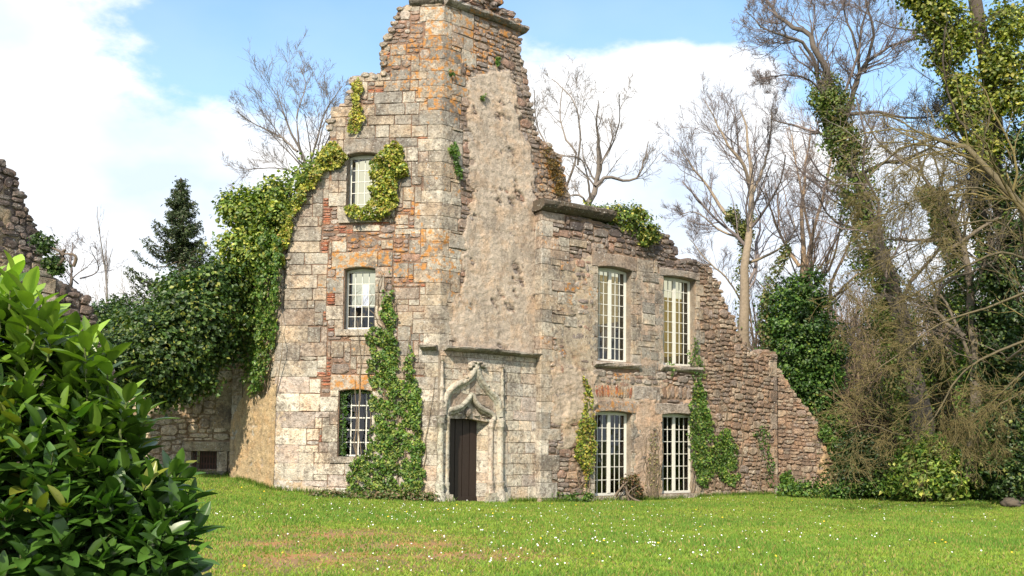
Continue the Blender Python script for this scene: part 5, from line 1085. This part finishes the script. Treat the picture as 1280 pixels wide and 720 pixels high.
bush('ivy_foliage', 'mottled brown green thicket foliage behind the drooping branches', 'ivy', [(1110, 400, 30, 34), (1150, 460, 36, 34), (1180, 380, 26, 34), (1120, 500, 34, 34), (1190, 480, 34, 34), (1170, 530, 34, 33.5), (1210, 430, 28, 33), (1090, 330, 18, 33), (1200, 540, 28, 33)], 24000, .10, [(.07, .10, .025), (.15, .13, .04), (.13, .18, .035), (.19, .14, .06)], (3, 3, 4, 3), sigma=.28, carve=.6, per=10, shell=.1)
ivy_trunk([([(1215, 600), (1205, 400), (1192, 312), (1178, 275), (1160, 243)], 28.9)], 7000, .38, 'ragged green ivy on the dark leaning trunk near the right edge', pal=GRN, w=(4, 4, 3, 1), size=.10)
ivy_trunk([([(1245, 600), (1240, 400), (1228, 301), (1222, 240), (1230, 170)], 29.4)], 7000, .40, 'thick green ivy on the upright trunk beside the right edge', pal=GRN, w=(5, 4, 2, 1), size=.10)
# ivy on the thinner trunks
ivy_trunk([([(928, 460), (927, 360), (932, 294), (936, 275)], 35.8), ([(932, 300), (922, 280), (915, 268)], 35.8)], 2600, .3, 'light green ivy on the forked bare trunk behind the wing', pal=[(.09, .12, .03), (.15, .17, .04), (.22, .2, .07)], w=(3, 3, 2), size=.1)
ivy_trunk([([(962, 460), (955, 380), (975, 330), (985, 310)], 35)], 1100, .22, 'sparse ivy on the slanting stem left of the ivied stump', pal=[(.09, .12, .03), (.16, .17, .05), (.22, .17, .08)], w=(3, 3, 2), size=.1)
# small far trees at the left
tree('small_tree', 'small dark bare tree in the gap above the left wall', [([(98, 390), (97, 365), (100, 345), (96, 325), (92, 305)], 30, .09, .02), ([(98, 355), (85, 330), (78, 310)], 30, .04, .01), ([(100, 348), (115, 330), (120, 312)], 30, .04, .01)], [(7, .5, (.4, 1.0), .15), (5, .5, (.4, 1), .18), (4, .5, (.4, 1), .2)], (.16, .13, .12))
for k, (x, yt, w_) in enumerate(((128, 262, 'tallest slender bare poplar in the left gap'), (138, 300, 'shorter slender bare poplar beside the tallest one'))):
    tree('poplar', w_, [([(x, 410), (x, 350), (x + 1, yt + 30), (x, yt)], 48, .09, .015)], [(14, .22, (.2, .5), .08), (4, .4, (.3, .6), .1)], (.24, .21, .20), up=.25)
# thicket far behind, one mass of bare undergrowth
def thicket(name, label, n_, box, hr, col, seed):
    P, R = [], []
    for _ in range(n_):
        x, y = rng.uniform(box[0], box[1]), rng.uniform(box[2], box[3]); x *= y / box[2]; z = float(gz(x, y)) - .1; h_ = rng.uniform(*hr); t = np.linspace(0, 1, 8)[:, None]; P.append(np.array([x, y, z]) + t * np.array([rng.normal(0, h_ * .15), rng.normal(0, h_ * .15), h_]) + np.cumsum(rng.normal(0, .06, (8, 3)), 0)); R.append(np.linspace(.09, .02, 8) * h_ / 6)
    P, R = np.array(P), np.array(R); T = list(zip(P, R)); P1, R1 = spawn(P, R, 12, .5, (.3, .9), .1, .14, 6, .5, .012, .05); P2_, R2_ = spawn(P1, R1, 8, .5, (.3, .9), .05, .16, 4, .6, .010, .1); T += list(zip(P1, R1)) + list(zip(P2_, R2_)); o_ = tubes_mesh(name, T, BARK, None, col, .3); tag(o_, label, 'thicket', kind='stuff')
thicket('thicket', 'brown bare thicket of saplings behind the right trees', 420, (10, 30, 40, 58), (4.5, 8.5), (.23, .165, .11), 1)
thicket('distant_wood', 'pale bare distant wood in the gap behind the left evergreens', 130, (-26, -10, 60, 75), (7, 10.5), (.30, .26, .23), 2)
thicket('scrub', 'low brown bramble scrub along the right edge of the lawn', 170, (12.5, 20, 33, 38), (1.5, 4.2), (.20, .14, .08), 3)
# mossy stone on the lawn
RK = Face(*gpt(1263, 634)[:2], 0); p = gpt(1263, 634)
tag(blob(RK, 0, p[2] + .1, 0, .26, .15, .25, 'boulder', DARKIN, None, seed=9, lump=.2, nu=14, nv=9), 'mossy grey boulder half sunk at the right lawn edge', 'boulder')
bpy.data.objects['boulder'].parent = None
# ================================================================== foreground laurel
lau = empty('laurel_bush', (-2.0, 4.2, 0), 'large glossy foreground laurel bush with pale young shoots at the left edge', 'bush')
def lauleaf(seed):
    r = np.random.default_rng(seed); V = []; Lg = 1.0; ns, nw = 7, 5; wmax = .43 * r.uniform(.9, 1.15); curl = r.uniform(.05, .28); fold = r.uniform(.10, .25)
    for i in range(ns):
        t = i / (ns - 1); w = wmax * max(0, math.sin(math.pi * min(1, t * .97 + .02) ** .95)) ** .62 * .46 + .003
        for j in range(nw): s = (j / (nw - 1) * 2 - 1); V.append((s * w, t, abs(s) * w * fold * 2 - curl * t * t + r.uniform(-.006, .006)))
    Q = [(i * nw + j, i * nw + j + 1, (i + 1) * nw + j + 1, (i + 1) * nw + j) for i in range(ns - 1) for j in range(nw - 1)]; return np.array(V), np.array(Q)
LV = [lauleaf(i) for i in range(6)]; LM = []
for V, Q in LV: me = mesh_np('leaf', V, Q, None, None, True); me.materials.append(LAUREL); LM.append(me)
lb = [(150, 640, 66, 4.15), (195, 690, 52, 4.1), (5, 490, 90, 4.3), (50, 600, 110, 4.2), (10, 700, 170, 4.2), (105, 610, 80, 4.2), (155, 680, 62, 4.1), (-30, 430, 66, 4.3), (52, 485, 52, 4.25), (112, 530, 42, 4.2), (105, 705, 100, 4.1), (-50, 600, 150, 4.3), (190, 725, 42, 4.0)]
bc = np.array([at(a, b_, d) for a, b_, _, d in lb]); br = np.array([r_ * d / FPX for _, _, r_, d in lb])
LEAFS = []; STEMS = []
def shoot(base, d, ln, nl, sz, young):
    d = unit(d); t = np.linspace(0, 1, 5)[:, None]; side = rng.normal(0, .02, 3); Q = base + d * ln * t + side * t ** 2; STEMS.append((Q, np.linspace(.006, .003, 5)))
    s = unit(np.cross(d, rng.normal(0, 1, 3))); s2 = np.cross(d, s)
    for i in range(nl):
        f = .12 + .88 * i / (nl - 1); a_ = i * 2.4 + rng.uniform(-.3, .3); rd = s * math.cos(a_) + s2 * math.sin(a_); op = 1.15 - .75 * f ** 2 + rng.uniform(-.15, .15); ldir = unit(d * math.cos(op) + rd * math.sin(op) + np.array([0, 0, .10 if young else -.12])); nrm = unit(np.array([0, 0, 1.0]) * .7 + d * .8 - ldir * ((np.array([0, 0, .7]) + d * .8) @ ldir) + rng.normal(0, .12, 3)); nrm = unit(nrm - ldir * (nrm @ ldir)); p = base + d * ln * f
        yf = young * (.25 + .75 * f); c = np.array([.045, .11, .018]) * (1 - yf) + np.array([.27, .40, .05]) * yf; c = c * rng.uniform(.5, 1.4)
        if rng.random() < .03: c = np.array([.20, .22, .03])
        LEAFS.append((p, ldir, nrm, sz * rng.uniform(.75, 1.15) * (.75 + .25 * math.sin(f * 3)), c))
k = 0
while k < 520:
    i = int(rng.choice(len(lb), p=br ** 2 / (br ** 2).sum())); d = unit(rng.normal(0, 1, 3)); 
    if d[1] > .45: continue
    P = bc[i] + d * br[i] * rng.uniform(.8, 1.0); 
    if P[2] < -.1: continue
    if any(np.linalg.norm(P - bc[j]) < br[j] * .72 for j in range(len(lb)) if j != i): continue
    px, py = proj(P); high = max(0, min(1, (P[2] - 1.35) / .55)) if d[2] > -.1 else 0; up_ = .55 + .9 * high
    shoot(P - unit(d + (0, 0, up_)) * .10, d + np.array([0, 0, up_]), rng.uniform(.12, .22), int(rng.integers(8, 12)), .15, high * rng.uniform(.3, .9) + .12 * rng.random()); k += 1
for px, py, s_ in ((12, 345, 1), (35, 375, .9), (0, 365, 1), (60, 410, .9), (108, 425, 1), (90, 445, .8), (135, 450, .9), (40, 395, 1), (150, 500, .6), (165, 520, .5), (20, 420, .8), (75, 450, .7)):
    p = at(px, py + 42, 4.05 + rng.uniform(-.1, .15)); shoot(p, np.array([rng.uniform(-.1, .35), rng.uniform(-.3, .1), 1.0]), .15, 10, .155, s_)
for i in range(900):  # inner leaves that close the bush
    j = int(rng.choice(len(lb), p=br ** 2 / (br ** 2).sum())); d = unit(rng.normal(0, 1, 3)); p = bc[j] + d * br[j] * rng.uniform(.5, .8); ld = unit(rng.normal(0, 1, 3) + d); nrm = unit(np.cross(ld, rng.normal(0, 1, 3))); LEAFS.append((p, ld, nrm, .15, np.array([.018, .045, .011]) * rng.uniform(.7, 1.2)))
LEAFS.sort(key=lambda e: (-1e3 if not (-10 < proj(e[0])[0] < 1290 and 280 < proj(e[0])[1] < 725) else 0) + 1 / (np.linalg.norm(e[0] - CAM)), reverse=True)
Vs, Qs, Cs = [], [], []; bb = 0
for i, (p, ld, nr, sz, c) in enumerate(LEAFS):
    x = np.cross(ld, nr); v = int(rng.integers(6)); Mx = np.stack([x, ld, nr], 1)
    if i < 298:
        o = bpy.data.objects.new('leaf', LM[v]); COL.objects.link(o); o.parent = lau; mm = Matrix([[*(Mx[r_] * sz), p[r_]] for r_ in range(3)] + [[0, 0, 0, 1]]); o.matrix_parent_inverse = Matrix.Translation(-Vector(lau.location)); o.matrix_basis = mm; o.color = (*c, 0)
    else:
        V, Q = LV[v]; V = (V * sz) @ Mx.T + p; Vs.append(V); Qs.append(Q + bb); bb += len(V); Cs.append(np.tile(c, (len(V), 1)))
o = link('leaf', mesh_np('leaf_fill', np.concatenate(Vs), np.concatenate(Qs), None, np.concatenate(Cs), True), LAUREL_J, lau); o['kind'] = 'stuff'
T = [(np.linspace(np.array([-2 + rng.normal(0, .3), 4.3 + rng.normal(0, .15), -.1]), STEMS[i][0][0], 6), np.linspace(.02, .008, 6)) for i in range(0, len(STEMS), 6)]
tubes_mesh('stem', STEMS + T, BARK, lau, (.10, .12, .04))
